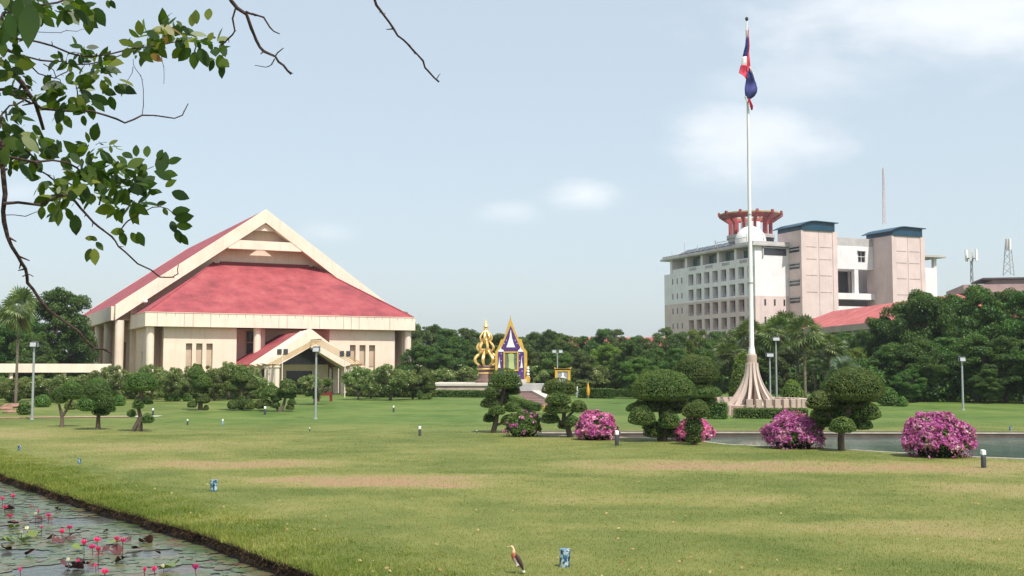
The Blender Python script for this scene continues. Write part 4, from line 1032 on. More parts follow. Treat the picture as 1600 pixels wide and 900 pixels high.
# ------------------------------------------------------------------ trees (shared meshes, copied)
def tree_meshes(kind, seed):
    rng = np.random.default_rng(seed); rr = random.Random(seed)
    b = MB()
    if kind == 'broad':      # unit: about 10 m tall, crown radius 4.2
        cen = []; rad = []
        for i in range(150):
            a = rr.uniform(0, 2 * math.pi); zz = rr.uniform(-1, 1) ; r = math.sqrt(max(0.04, 1 - zz * zz * .9)) * rr.uniform(.2, 1.08)
            cen.append((math.cos(a) * r * 3.8, math.sin(a) * r * 3.8, 5.4 + zz * 3.9)); s = rr.uniform(.35, 1.0); rad.append((s * 1.15, s * 1.15, s * .75))
        V = cloud(cen, rad, 46000, .125, rng, .5, .7, shell=(.5, 1.15), zbias=.35)
        b.tube([(0, 0, -.2), (.1, 0, 1.5), (0, .1, 3.2), (.2, 0, 6)], [.30, .24, .2, .10], 9)
        for i in range(0, 30, 3):
            c = cen[i]; b.tube([(0.05, 0, 2.2 + .2 * (i % 4)), (c[0] * .45, c[1] * .45, (2.6 + c[2]) / 2), c], [.13, .08, .03], 6)
        mat = L_BROAD
    elif kind == 'far':      # looser, blue-green, 10 m tall
        cen = []; rad = []
        for i in range(85):
            a = rr.uniform(0, 2 * math.pi); h = rr.uniform(1.0, 9.4); r = 3.3 * math.sqrt(max(.05, 1 - ((h - 4.6) / 5.2) ** 2)) * rr.uniform(.3, 1)
            cen.append((math.cos(a) * r, math.sin(a) * r, h)); s = rr.uniform(.3, .95); rad.append((s, s, s * .75))
        V = cloud(cen, rad, 26000, .13, rng, .5, .8, shell=(.35, 1.25), zbias=.3)
        b.tube([(0, 0, -.2), (0, .1, 3), (.1, 0, 8)], [.25, .18, .06], 7)
        for i in range(0, 20, 3):
            c = cen[i]; b.tube([(0, 0, 1.5 + .15 * i), c], [.1, .03], 5)
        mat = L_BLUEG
    elif kind == 'plum':     # frangipani 3.4 m tall, radius 2
        cen = []; rad = []
        for i in range(60):
            a = rr.uniform(0, 2 * math.pi); r = 2.0 * math.sqrt(rr.random()); z = 1.9 + rr.uniform(-1.25, 1.15) * (1 - (r / 2.5) ** 2)
            cen.append((math.cos(a) * r, math.sin(a) * r, z)); s = rr.uniform(.22, .48); rad.append((s, s, s * .8))
        V = cloud(cen, rad, 12000, .10, rng, .32, .8, shell=(.4, 1.25), zbias=.5, low=-.3)
        b.tube([(0, 0, -.15), (.05, 0, .5), (-.05, .05, .95)], [.16, .12, .11], 8)
        for i in range(14):
            c = cen[i]; b.tube([(-.04, .03, .7 + .02 * i), (c[0] * .5, c[1] * .5, 1.3 + .1 * (i % 4)), c], [.08, .06, .035], 6)
        mat = L_PLUM
        fl = cloud(cen, [(x[0] * 1.08, x[1] * 1.08, x[2] * 1.1) for x in rad], 120, .07, rng, .9, .5, zbias=.5, low=-.2)
        return dict(trunk=b.mesh('trunk', BARK, True), crown=quads_mesh('crown', V, 4, mat), blossom=quads_mesh('blossom', fl, 4, FLOWERW))
    return dict(trunk=b.mesh('trunk', BARK, True), crown=quads_mesh('crown', V, 4, mat))
BR = [tree_meshes('broad', s) for s in (11, 12, 13)]
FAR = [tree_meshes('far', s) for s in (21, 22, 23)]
def recol(ms, mat):
    d = dict(ms); d['crown'] = ms['crown'].copy(); d['crown'].materials[0] = mat; return d
YT = [recol(BR[0], L_YEL), recol(FAR[1], L_YEL), recol(BR[2], L_HEDGE)]
PL = [tree_meshes('plum', s) for s in (31, 32, 33, 34)]
def place(ms, name, label, cat, group, p, sx, sz, rz):
    t = thing(name, p, label, cat, group, rz)
    for k, me in ms.items():
        o = link(k, me, t)
    t.scale = (sx, sx, sz); return t
rt = random.Random(77)
def tree_at(ms, name, label, group, px, ytop, D, hw_px, unit_h, unit_r, cat='tree', mat=None):
    p = at(px, 578, D); p.z = H(p.x, p.y)
    zt_ = at(px, ytop, D).z - p.z
    t = place(ms, name, label, cat, group, p, hw_px * D / F / unit_r, zt_ / unit_h, rt.uniform(0, 6.28))
    return t
# frangipanis before the hall
pl = [(-8, 584, 96, 30, 'at the very left edge'), (22, 590, 92, 22, 'left of the palm trunk'), (62, 584, 98, 26, 'behind the lamp post'), (98, 586, 102, 22, 'behind the leftmost topiary'), (128, 584, 99, 22, 'behind the straight trunked topiary'),
      (172, 570, 98, 26, 'full crowned, left of the leaning topiary'), (205, 577, 103, 24, 'behind the leaning topiary'), (238, 570, 99, 24, 'below the left corner column'), (268, 573, 95, 22, 'with many blossoms left of the stacked dark topiary'), (296, 572, 104, 22, 'behind the stacked dark topiary'), (336, 570, 97, 24, 'between the two dark topiaries'), (358, 566, 100, 24, 'tall, behind the broad dark topiary'), (390, 570, 96, 20, 'just left of the porch'),
      (412, 590, 88, 14, 'low, left of the forked topiary'), (492, 582, 88, 23, 'in front of the porch entrance'), (560, 573, 100, 20, 'right of the porch columns'), (580, 576, 104, 20, 'below the right wall niches'), (610, 568, 98, 32, 'broad, below the right corner column'), (645, 576, 101, 22, 'behind the lumpy topiary'),
      (690, 576, 123, 24, 'below the right walkway'), (726, 571, 124, 28, 'left of the golden monument'), (842, 570, 122, 28, 'right of the purple shrine'), (905, 590, 117, 18, 'behind the white urn'), (932, 572, 119, 28, 'behind the yellow pennant'), (962, 580, 119, 22, 'at the right end of the row')]
for i, (px, yt, D, hw, lab) in enumerate(pl):
    tree_at(PL[i % 4], 'frangipani_tree', 'frangipani tree ' + lab, 'frangipani trees before the hall', px, yt, D, hw * 1.25, 3.25, 2.2)
# left tree group
for (px, yt, D, hw, lab) in ((86, 450, 128, 58, 'large dark tree left of the hall roof'), (20, 480, 124, 50, 'dark tree behind the fan palm at the left edge'), (-35, 470, 130, 60, 'dark tree cut off by the left edge'), (118, 500, 133, 34, 'dark tree touching the hall side columns'), (50, 520, 118, 34, 'low dark tree just above the walkway roof')):
    tree_at(BR[rt.randrange(3)], 'broadleaf_tree', lab, 'dark trees left of the hall', px, yt, D, hw, 9.9, 4.3)
tree_at(FAR[1], 'broadleaf_tree', 'tree peeping over the right end of the hall eave', None, 632, 485, 165, 30, 9.9, 3.9)
# far row
fx = [(650, 505, 158, 34), (676, 507, 170, 30), (700, 512, 160, 34), (727, 511, 172, 30), (752, 518, 165, 30), (780, 520, 160, 32), (812, 526, 175, 28), (836, 518, 180, 24), (858, 515, 172, 26), (885, 523, 165, 30), (912, 524, 178, 26), (942, 512, 170, 24), (965, 512, 162, 26), (990, 524, 172, 28), (1012, 527, 164, 28), (1040, 510, 168, 26), (1062, 518, 160, 28), (1090, 512, 150, 26), (1118, 516, 152, 28), (1146, 512, 150, 30), (1180, 520, 148, 30), (1215, 520, 146, 30), (1250, 524, 140, 32), (1290, 522, 138, 32), (1325, 518, 136, 32)]
neigh = ['behind the lumpy topiary', 'right of the walkway end', 'above the right walkway', 'left of the golden monument', 'directly behind the golden monument', 'behind the purple shrine', 'just right of the shrine peak', 'beside the small red roof', 'over the twin floodlight mast', 'above the gilded portrait frame', 'left of the far red roof', 'tall, hiding the far red roof', 'tall, splitting the far red roofs', 'below the right far roof', 'above the largest domed topiary', 'at the left corner of the pink block', 'pale, against the pink block corner', 'yellowish crown before the pink block', 'above the loose yellow shrub', 'just left of the flagpole', 'behind the flagpole pedestal', 'behind the tall palms', 'behind the leaning palm', 'under the coral roof', 'right of the palms under the coral roof']
for i, ((px, yt, D, hw), nb) in enumerate(zip(fx, neigh)):
    tree_at(YT[1] if 'yellowish' in nb else YT[2] if nb in ('beside the small red roof', 'behind the tall palms', 'above the gilded portrait frame') else (FAR + BR)[rt.randrange(5)], 'background_tree', 'background tree ' + nb, 'row of trees closing off the lawn', px, yt, D, hw, 9.9, 3.9)
# nearer lower row filling below
lw = [(655, 540, 128), (700, 545, 126), (745, 545, 130), (790, 545, 128), (830, 545, 124), (870, 548, 122), (908, 552, 118), (945, 540, 124), (985, 535, 118), (1000, 560, 104), (1025, 545, 112), (1060, 545, 108), (1110, 535, 110), (1140, 548, 104), (1180, 545, 108), (1225, 550, 104), (1270, 548, 103), (1310, 540, 100), (1335, 545, 104)]
for i, (px, yt, D) in enumerate(lw):
    t = tree_at(YT[2] if i in (9, 5, 14) else YT[0] if i in (7, 18) else (BR + FAR)[rt.randrange(6)], 'small_tree', 'lower dense tree number', 'lower trees in front of the far row', px, yt, D, 30, 9.6, 4.0)
    t['label'] = 'lower dense tree ' + ['at the right end of the hall', 'behind the right walkway', 'behind the golden monument base', 'behind the purple shrine panel', 'right of the purple shrine', 'behind the gilded portrait frame', 'behind the white urn', 'with flat layers above the yellow pennant', 'with spreading layered crown left of the largest dome', 'low and bright left of the largest dome', 'just above the largest dome', 'between the two domed topiaries', 'right of the tall domed topiary', 'left of the flagpole pedestal', 'behind the flagpole fins', 'between the palm trunks', 'beneath the leaning palm', 'behind the broad domed topiary', 'beside the silver fan palm'][i]
# right mass
rm = [(1352, 515, 112, 34), (1378, 492, 108, 38), (1412, 470, 106, 44), (1450, 452, 104, 50), (1490, 458, 110, 46), (1530, 444, 104, 52), (1572, 450, 108, 50), (1615, 452, 102, 56), (1395, 535, 96, 40), (1440, 530, 94, 44), (1482, 525, 96, 44), (1525, 520, 93, 46), (1570, 525, 92, 46), (1612, 530, 90, 46), (1365, 560, 100, 30), (1420, 575, 92, 26), (1545, 575, 90, 26), (1660, 500, 95, 50)]
rl = ['nearest the coral roof', 'right of the silver fan palm', 'rising before the coral roof', 'whose top hides the pink block wing', 'between the two highest crowns', 'with the highest crown on the right', 'below the antenna canopy', 'at the right edge, tallest row', 'in the lower tier above the pair of shrubs', 'in the lower tier left of the lamp post', 'in the lower tier behind the right lamp post', 'in the lower tier right of the lamp post', 'in the lower tier above the wide bougainvillea end', 'in the lower tier at the right edge', 'small, beside the broad domed topiary', 'small, under the lower tier left of the lamp post', 'small, under the lower tier right of the lamp post', 'mostly outside the right edge']
for i, ((px, yt, D, hw), nb) in enumerate(zip(rm, rl)):
    tree_at(BR[i % 3], 'broadleaf_tree', 'dense green tree ' + nb, 'dense trees on the right', px, yt, D, hw, 9.9, 4.2)
# shrubbery under the right trees (one mass)
def understory(name, label, pxs, D0, D1, hgt, n, mat=L_BROAD, seed=5):
    rng = np.random.default_rng(seed); cen = []; rad = []
    for i in range(n):
        px = rng.uniform(*pxs); D = rng.uniform(D0, D1); p = at(px, 578, D); h = rng.uniform(.5, 1) * hgt
        cen.append((p.x, p.y, H(p.x, p.y) + h * .45)); rad.append((rng.uniform(1, 2.0), rng.uniform(.8, 1.5), h * .6))
    V = cloud(cen, rad, n * 900, .13, rng, .5, .7, low=-.8)
    tag(link(name, quads_mesh(name, V, 4, mat)), label, 'undergrowth', kind='stuff')
understory('undergrowth', 'shady undergrowth beneath the trees around the lawn', (1340, 1750), 93, 108, 3.6, 90)
understory('shrub_border', 'leafy shrub border at the foot of the frangipani trees', (-60, 400), 102, 112, 1.7, 60, L_PLUM, 15)
understory('shrub_border', 'leafy shrub border between the porch and the golden monument', (560, 655), 108, 116, 1.8, 30, L_PLUM, 16)
understory('undergrowth', 'low undergrowth closing the gaps behind the centre lawn', (640, 1345), 124, 136, 3.0, 90, seed=6)
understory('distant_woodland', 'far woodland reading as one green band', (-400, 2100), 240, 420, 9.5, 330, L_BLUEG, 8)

# ------------------------------------------------------------------ fan palms
def palm_meshes(seed, hgt, nf=26, fr=1.3, skirt=True, lm=None):
    rr = random.Random(seed); b = MB()
    n = 9; P = [(.10 * hgt * .15 * math.sin(i / n * 2 + seed), .05 * i / n, hgt * i / n - (.2 if i == 0 else 0)) for i in range(n + 1)]
    b.tube(P, [.15 - .05 * i / n + (.015 if i % 2 else 0) for i in range(n + 1)], 9)
    top = Vector(P[-1]); trunk = b.mesh('trunk', PALMBARK, True)
    def fans(cnt, elev, rad, mm, nm, rl):
        V = []
        for i in range(cnt):
            az = i * 2.399 + rr.uniform(-.3, .3); el = rr.uniform(*elev)
            d = Vector((math.cos(az) * math.cos(el), math.sin(az) * math.cos(el), math.sin(el)))
            side = Vector((-math.sin(az), math.cos(az), 0)); side = Matrix.Rotation(rr.uniform(-1.1, 1.1), 3, d) @ side; up = d.cross(side)
            L1 = rl * rr.uniform(.7, 1.0); tip = top + d * L1
            s2 = side * .02; V.append([top - s2, top + s2, tip + s2, tip - s2])
            R_ = rad * rr.uniform(.8, 1.1); k = 15
            for j in range(k):
                a = (j / (k - 1) - .5) * 3.9
                dd = (d * math.cos(a) + side * math.sin(a)); drp = Vector((0, 0, -1)) * (.30 + .25 * abs(math.sin(a)))
                mid = tip + dd * R_ * .55 + drp * R_ * .10; end = tip + dd * R_ * .95 + drp * R_ * .55
                w_ = dd.cross(up).normalized() * R_ * .058
                V.append([tip, mid - w_, mid - w_ * .2 + up * .01, mid + w_ * 0]); V[-1] = [tip, mid - w_, end, mid + w_]
        A = np.array([[tuple(p) for p in q] for q in V]); return quads_mesh(nm, A, 4, mm)
    out = dict(trunk=trunk, fronds=fans(nf, (-.75, 1.4), fr * 1.1, lm or L_PALM, 'fronds', 1.1))
    if skirt: out['dead_fronds'] = fans(int(nf * .6), (-1.52, -1.15), fr * .6, L_DEAD, 'dead_fronds', .9)
    return out
pm = [palm_meshes(3, 7.0, 34, 1.1), palm_meshes(5, 7.0, 30, 1.2), palm_meshes(8, 7.0, 28, 1.0, False), palm_meshes(9, 3.0, 36, 1.2, False, L_PALMB)]
for (px, ytop, D, k, lab) in ((1172, 500, 100, 0, 'fan palm rising directly behind the flagpole'), (1212, 495, 98, 1, 'fan palm right of the flagpole, second of the row'), (1229, 488, 106, 0, 'tallest fan palm of the row, with a slim trunk'), (1258, 494, 96, 1, 'fan palm with a brown skirt of dead fronds in the row'), (1246, 512, 104, 2, 'fan palm half hidden behind the skirted palm'), (1296, 522, 98, 0, 'shorter fan palm at the right end of the row'), (1140, 536, 104, 1, 'short fan palm left of the flagpole'), (1200, 515, 108, 2, 'thin fan palm farther back behind the lamp posts'), (1318, 556, 94, 3, 'silvery fan palm behind the broad domed topiary'), (26, 450, 84, 1, 'tall fan palm with red brown skirt at the left edge'), (1275, 560, 100, 2, 'low fan palm under the skirted palm')):
    p = at(px, 578, D); p.z = H(p.x, D); hh = at(px, ytop, D).z - p.z
    u_h = 8.6 if k != 3 else 4.6
    s = hh / u_h
    place(pm[k], 'fan_palm', lab, 'palm', 'fan palms', p, (.72 if D == 84 else max(.9, min(1.15, s ** .5))) if k != 3 else s, s, rt.uniform(0, 6))
# ------------------------------------------------------------------ terrace, stairs, golden monument, shrine
TD = 111.0
tp = at(757, 578, TD); gz = H(tp.x, TD); 
def lx(px, D=TD): return (px - 800) / F * D
def zz(py, D=TD): return (578 - py) / F * D + EYE
t = thing('stone_terrace', (tp.x, TD, gz), 'raised stone terrace carrying the golden monument and shrine', 'terrace')
O2 = (-tp.x, -TD, -gz)
zt1 = zz(598.5)
b = MB(O2); b.box(lx(676), lx(815), TD, TD + 9, gz - .2, zt1 - .28); b.build('retaining_wall', STONE, t)
b = MB(O2); b.box(lx(675), lx(816), TD - .12, TD + 9, zt1 - .28, zt1); b.build('coping', STONEL, t, bevel=.03)
b = MB(O2); b.box(lx(805), lx(849), TD - 3.2, TD - .13, gz - .2, zt1 - .75); b.build('landing', STONED, t)
b = MB(O2); b.box(lx(803), lx(850), TD - 3.4, TD - .13, zt1 - .75, zt1 - .02); b.build('parapet', paint('grey_coping', (.42, .41, .40), .8), t, bevel=.03)
st = at(835, 578, 92); zs1 = zt1 - .8
t = thing('stone_stairs', (lx(838, 93), 93, H(lx(838, 93), 93)), 'brown stone stairs with a pale side strip descending from the terrace', 'stairs')
O3 = (-lx(838, 93), -93, -H(lx(838, 93), 93))
b = MB(O3); n = 9; y1 = TD - 3.4; y0 = 84.5
xl0, xl1 = lx(806, y1), lx(838, y0); 
for i in range(n):
    f = i / n; ya = y1 - (y1 - y0) * f; yb = y1 - (y1 - y0) * (f + 1 / n); za = zs1 + (H(3, y0) + .1 - zs1) * (i + .5) / n
    xa = xl0 + (xl1 - xl0) * f
    b.box(xa, xa + 1.5, yb, ya, 0, za)
b.build('steps', STONED, t)
b = MB(O3); xa = xl0 + 1.5; xb = xl1 + 1.5
b.prism([(xa, y1, 0), (xb, y0, 0), (xb, y0, .5), (xa, y1, zs1 + .15)], (.7, 0, 0)); b.build('side_slab', STONEL, t)
b = MB(O3); b.prism([(xl0 - 2.2, y1, -.1), (xl1 - 1.0, y0, -.1), (xl1, y0, .38), (xl0, y1, zs1)], (-.01, 0, 0)) if False else None
# grassy slope beside stairs
b = MB(); a0 = Vector((xl0, y1, zs1)); a1 = Vector((xl1, y0, .25)); b.face([(a0.x - .01, a0.y, a0.z), (a0.x - 3.4, a0.y, .3), (a1.x - 1.0, a1.y - .5, H(a1.x, a1.y)-.02), (a1.x - .01, a1.y, a1.z)])
tag(b.build('grass_slope', LAWN), 'grassy bank on the left side of the stone stairs', kind='structure')
p = Vector((lx(758), TD + 3, zt1)); k = (TD + 3) / F
t = thing('golden_monument', p, 'golden openwork monument of curved ribs on a brown drum', 'monument')
def my(py): return (598 - py) * k
b = MB(); b.lathe([(17 * k, -.02), (17 * k, my(594)), (12.5 * k, my(593)), (11.5 * k, my(590)), (11.5 * k, my(578)), (13 * k, my(577)), (14 * k, my(573)), (12 * k, my(571))], 24); b.build('pedestal', STONED, t, smooth=True)
b = MB(); b.lathe([(13.6 * k, my(577.5)), (13.9 * k, my(576.5)), (13.6 * k, my(575.5))], 24); b.lathe([(12 * k, my(584)), (12.2 * k, my(583)), (12 * k, my(582))], 24); b.build('gold_band', GOLD, t)
def rib_tier(zb, zt_, r0, rm, r1, n, rad, tm=.35, off=0):
    for i in range(n):
        a = i * 2 * math.pi / n + off; P = []
        for j in range(11):
            s = j / 10
            r = (r0 * (1 - s) ** 2 + 0) if False else None
            # bulb profile
            if s < tm: r = r0 + (rm - r0) * math.sin(s / tm * math.pi / 2)
            else: r = rm + (r1 - rm) * (1 - math.cos((s - tm) / (1 - tm) * math.pi)) / 2
            P.append((math.cos(a) * r * k, math.sin(a) * r * k, my(zb) + (my(zt_) - my(zb)) * s))
        b = MB(); b.tube(P, [rad * k * (1.25 if 2 < j < 7 else .9) for j in range(11)], 8); b.build('rib', GOLD, t, smooth=True)
rib_tier(572, 545, 9.5, 18.5, 5, 7, 1.9)
rib_tier(552, 528, 5.5, 13.5, 3.5, 7, 1.6, off=.45)
rib_tier(537, 513, 3.5, 9.5, 1.5, 7, 1.25)
b = MB(); b.lathe([(3 * k, my(530)), (3.6 * k, my(514)), (1.5 * k, my(512.5)), (4.4 * k, my(510.5)), (2.6 * k, my(507)), (.3 * k, my(499))], 14); b.build('spire', GOLD, t, smooth=True)
b = MB(); b.lathe([(8 * k, my(548)), (8.5 * k, my(547)), (8 * k, my(546))], 16); b.lathe([(6 * k, my(532)), (6.4 * k, my(531)), (6 * k, my(530))], 16); b.build('ring', GOLD, t, smooth=True)
# shrine board
SD = TD + 1.2; p = Vector((lx(799, SD), SD, zt1)); k = SD / F
t = thing('portrait_shrine', p, 'purple and gold pointed shrine board framing a portrait', 'shrine', rz=R(6))
def q(px, py, y=0): return ((px - 799) * k, y, (597.5 - py) * k)
outer = [(774, 597), (774, 549), (778, 543), (783, 530), (787, 529), (792, 514), (798, 495), (804, 514), (811, 529), (815, 529), (819, 543), (824, 549), (824, 597)]
b = MB(); b.prism([q(*o, .06) for o in outer], (0, .3, 0)); b.build('gold_frame', GOLDP, t)
inner = [(778, 597), (778, 551), (786, 538), (798, 508), (811, 538), (819, 551), (819, 597)]
b = MB(); b.prism([q(*o, .02) for o in inner], (0, .036, 0)); b.build('panel', PURPLE, t)
b = MB(); b.tube([q(798, 497, .2), q(798, 490, .2)], [.04, .01], 6); b.build('finial', GOLDP, t)
b = MB()
b.prism([q(*o, 0) for o in ((791, 542), (793, 537), (796, 527), (797.7, 515), (798.3, 515), (800, 527), (803, 537), (805, 542))], (0, .016, 0))
b.prism([q(*o, 0) for o in ((778.5, 549), (778.5, 546.5), (781, 545), (782.3, 541), (783.6, 545), (787, 546.5), (787, 549))], (0, .016, 0))
b.prism([q(*o, 0) for o in ((809.5, 549), (809.5, 546.5), (812, 545), (813.3, 541), (814.6, 545), (817.5, 546.5), (817.5, 549))], (0, .016, 0))
for cx in (780, 815):
    b.prism([q(*o, 0) for o in ((cx - 2, 574), (cx - .8, 566), (cx, 556), (cx + .8, 566), (cx + 2, 574))], (0, .016, 0))
for cx, cy in ((791, 531), (805, 531), (788, 536), (808, 536), (783, 552), (783, 563), (812, 552), (816, 557), (812, 563), (816, 568), (812, 574), (816, 579), (812, 586)):
    b.prism([q(cx - .7, cy, 0), q(cx, cy + .8, 0), q(cx + .7, cy, 0), q(cx, cy - .8, 0)], (0, .016, 0))
b.build('white_ornament', WHITE, t)
b = MB(); a0, a1, z0_, z1_ = 786.5, 810, 579, 548.5
b.wall_open(q(a0, 0)[0], q(a1, 0)[0], q(0, z0_)[2], q(0, z1_)[2], -.1, .015, [(q(a0 + 2.2, 0)[0], q(a1 - 2.2, 0)[0], q(0, z0_ - 2)[2], q(0, z1_ + 2)[2])]); b.build('portrait_frame', GOLDP, t)
b = MB(); b.box(q(a0 + 2, 0)[0], q(a1 - 2, 0)[0], -.03, .012, q(0, z0_ - 1.8)[2], q(0, z1_ + 1.8)[2]); pf = b.build('picture', paint('picture_ground', (.16, .19, .13), .5, .3, 4), t)
b = MB()
b.prism([q(794.5, 576, -.05), q(795, 562, -.05), q(794, 553, -.05), q(797, 551, -.05), q(800, 551, -.05), q(803, 553, -.05), q(802.5, 562, -.05), q(804, 576, -.05)], (0, .015, 0)); b.build('picture_garment', paint('picture_garment', (.45, .52, .22), .6), pf)
b = MB(); b.lathe([(.08, 0), (.2, .05), (.2, .3), (.08, .38)], 10); 
b = MB(); b.box(q(774, 0)[0], q(822, 0)[0], -.5, .45, -.01, q(0, 592)[2]); b.box(q(790, 0)[0], q(808, 0)[0], -1.2, -.5, -.01, q(0, 586)[2]); b.build('base', STONEL, t)
b = MB()
for i in range(5): b.lathe([(1.6 * k, (3 + i * 4.6) * k), (3.2 * k - i * .25 * k, (4 + i * 4.6) * k), (.7 * k, (7.5 + i * 4.6) * k)], 12, (q(825, 0)[0], -.2))
b.build('tiered_ornament', WHITE, t)
b = MB(); b.prism([q(821, 597, -.4), q(827, 597, -.4), q(828, 590, -.4), (q(824, 586)[0], -.4, q(824, 585)[2]), q(820, 590, -.4)], (0, .15, 0)); b.build('gold_offering', GOLDP, t)
# second portrait frame
D = 100; pp = Vector((lx(880, D), D, H(0, D))); k = D / F
t = thing('portrait_stand', pp, 'gilded picture frame on legs right of the purple shrine', 'picture stand')
def q(px, py, y=0): return ((px - 880) * k, y, (622 - py) * k)
b = MB(); b.wall_open(q(867, 0)[0], q(891, 0)[0], q(0, 598)[2], q(0, 574)[2], 0, .15, [(q(871, 0)[0], q(887, 0)[0], q(0, 595)[2], q(0, 578)[2])])
b.prism([q(865.5, 571), q(870, 573.5), q(888, 573.5), q(893, 571), q(891, 576), q(867, 576)], (0, .16, 0)); b.build('frame', GOLDP, t)
b = MB(); b.box(q(870.8, 0)[0], q(887.2, 0)[0], .06, .12, q(0, 595.2)[2], q(0, 577.8)[2]); pf = b.build('picture', paint('picture_grey', (.36, .36, .38), .5, .2, 3), t)
b = MB(); b.prism([q(873, 595, .04), q(875, 588, .04), q(878, 585, .04), q(878, 580, .04), q(881, 580, .04), q(881, 585, .04), q(884, 588, .04), q(885, 595, .04)], (0, .016, 0)); b.build('picture_figure', WHITE, pf)
b = MB(); b.box(q(868, 0)[0], q(870, 0)[0], .02, .12, 0, q(0, 598)[2]); b.build('leg', GOLDP, t); b = MB(); b.box(q(888, 0)[0], q(890, 0)[0], .02, .12, 0, q(0, 598)[2]); b.build('leg', GOLDP, t)
# urn, pennant, bench
g = ground(902, 621); k = g.y / F
t = thing('white_urn', g, 'small white urn with a pointed lid beside the yellow pennant', 'urn')
b = MB(); b.lathe([(1.2 * k, 0), (1.6 * k, 1 * k), (1.2 * k, 2 * k), (2.9 * k, 6 * k), (2.9 * k, 9 * k), (1.3 * k, 12 * k)], 14); b.build('body', WHITE, t, smooth=True)
b = MB(); b.lathe([(1.5 * k, 12 * k), (1.0 * k, 14 * k), (.2 * k, 18 * k)], 12); b.build('lid', WHITE, t, smooth=True)
g = ground(919, 622.5)
t = thing('yellow_pennant', g, 'furled yellow pennant on a short pole in front of the hedge', 'pennant')
b = MB(); b.tube([(0, 0, 0), (0, 0, 25 * k)], .03, 6); b.build('pole', GREYMET, t)
b = MB(); b.lathe([(1.2 * k, 3 * k), (2.4 * k, 6 * k), (2.6 * k, 12 * k), (1.5 * k, 18 * k), (.3 * k, 24.5 * k)], 9); b.build('cloth', paint('yellow_cloth', (.72, .38, .03), .7), t, smooth=True)
g = ground(850, 647); t = thing('yellow_pennant', g, 'tiny yellow pennant at the foot of the stone stairs', 'pennant')
b = MB(); b.tube([(0, 0, 0), (0, 0, .7)], .02, 6); b.build('pole', GREYMET, t)
b = MB(); b.lathe([(.05, .1), (.09, .25), (.03, .65)], 8); b.build('cloth', bpy.data.materials['yellow_cloth'], t, smooth=True)
g = ground(507, 627); k = g.y / F
t = thing('red_bench', g, 'low dark red bench on the lawn in front of the porch', 'bench')
b = MB(); b.box(-11 * k, 11 * k, -.35, .35, 9 * k, 11 * k); b.build('seat', REDWOOD, t)
for s in (-1, 1):
    b = MB(); b.box(s * 10 * k - .07, s * 10 * k + .07, -.3, .3, -.03, 9 * k); b.build('leg', REDWOOD, t)
b = MB(); b.box(-10 * k, 10 * k, .28, .34, 11 * k, 15 * k); b.build('backrest', REDWOOD, t)

# ------------------------------------------------------------------ flagpole
FD = 77.0; fp = at(1175, 578, FD); fp.z = H(fp.x, FD); k = FD / F
def fy(py): return (578 - py) * k + EYE - fp.z
t = thing('flagpole_monument', fp, 'very tall white flagpole on a pedestal of curved stone fins', 'flagpole')
b = MB(); b.lathe([(3.1, -.1), (3.1, .35), (2.7, .35), (2.7, .55), (.5, .56)], 32); b.build('plinth', STONE, t)
ztp = fy(567); zbt = .5; FINM = paint('pale_pink_stone', (.56, .455, .39), .7, .08, 2, .1, .05)
for i in range(12):
    a = i * math.pi / 6 + .16; c_, s_ = math.cos(a), math.sin(a); tt = Vector((-s_, c_, 0)) * .085
    out = []; inn = []
    for j in range(13):
        s = j / 12; z = zbt + (ztp - zbt) * s
        ro = .42 + 1.40 * (1 - s) ** 2.0; ri = max(.16, ro - .22 - .16 * (1 - s))
        out.append((c_ * ro, s_ * ro, z)); inn.append((c_ * ri, s_ * ri, z))
    pr = [Vector(p) - tt for p in out + inn[::-1]]
    b = MB(); b.prism([tuple(p) for p in pr], tuple(tt * 2)); b.build('fin', FINM, t)
b = MB(); b.lathe([(.55, zbt), (.34, 1.5), (.26, ztp - .1)], 16); b.build('core', STONED, t, smooth=True)
b = MB(); b.lathe([(.34, ztp - .02), (.34, fy(555)), (.30, fy(554)), (.30, fy(553))], 16); b.build('collar', STONE, t, smooth=True)
b = MB(); b.lathe([(.24, fy(553)), (.24, fy(551)), (.20, fy(545)), (.165, fy(540)), (.155, fy(420)), (.12, fy(330)), (.10, fy(200)), (.075, fy(100)), (.055, fy(24))], 20); b.build('pole', WHITE, t, smooth=True)
b = MB(); b.lathe([(.03, fy(24)), (.10, fy(21.5)), (.12, fy(19.5)), (.08, fy(17.5)), (.02, fy(16.5))], 12); b.build('finial', DARKMET, t, smooth=True)
for py in (334, 442):
    b = MB(); r = .145 if py < 400 else .175; b.lathe([(r, fy(py + 1)), (r + .01, fy(py)), (r, fy(py - 1))], 16); b.build('joint_ring', GREYMET, t, smooth=True)
b = MB(); b.tube([(-.09, -.09, fy(38)), (-.17, -.2, fy(545))], .010, 5); b.build('halyard', DARKMET, t)
# battlement ring
t = thing('battlement_wall', (fp.x, FD, fp.z), 'low ring wall with square stone blocks round the flagpole pedestal', 'wall')
b = MB(); n = 48; r0, r1 = 3.15, 3.4
for i in range(n):
    if 31 <= i <= 32: continue
    a0, a1 = i * 2 * math.pi / n, (i + 1) * 2 * math.pi / n
    P = [(r * math.cos(a), r * math.sin(a), -.1) for r, a in ((r0, a0), (r1, a0), (r1, a1), (r0, a1))]
    b.prism(P, (0, 0, .70))
b.build('wall', STONE, t)
for i in range(36):
    a = (i + .5) * 2 * math.pi / 36; c = Vector((math.cos(a), math.sin(a), 0))
    if 22.5 < i < 24.5: continue
    b = MB(); b.obox(c * 3.32, Vector((-c.y, c.x, 0)), c, .20, .24, .20, 1.0); b.build('block', STONED if False else STONE, t, bevel=.015)
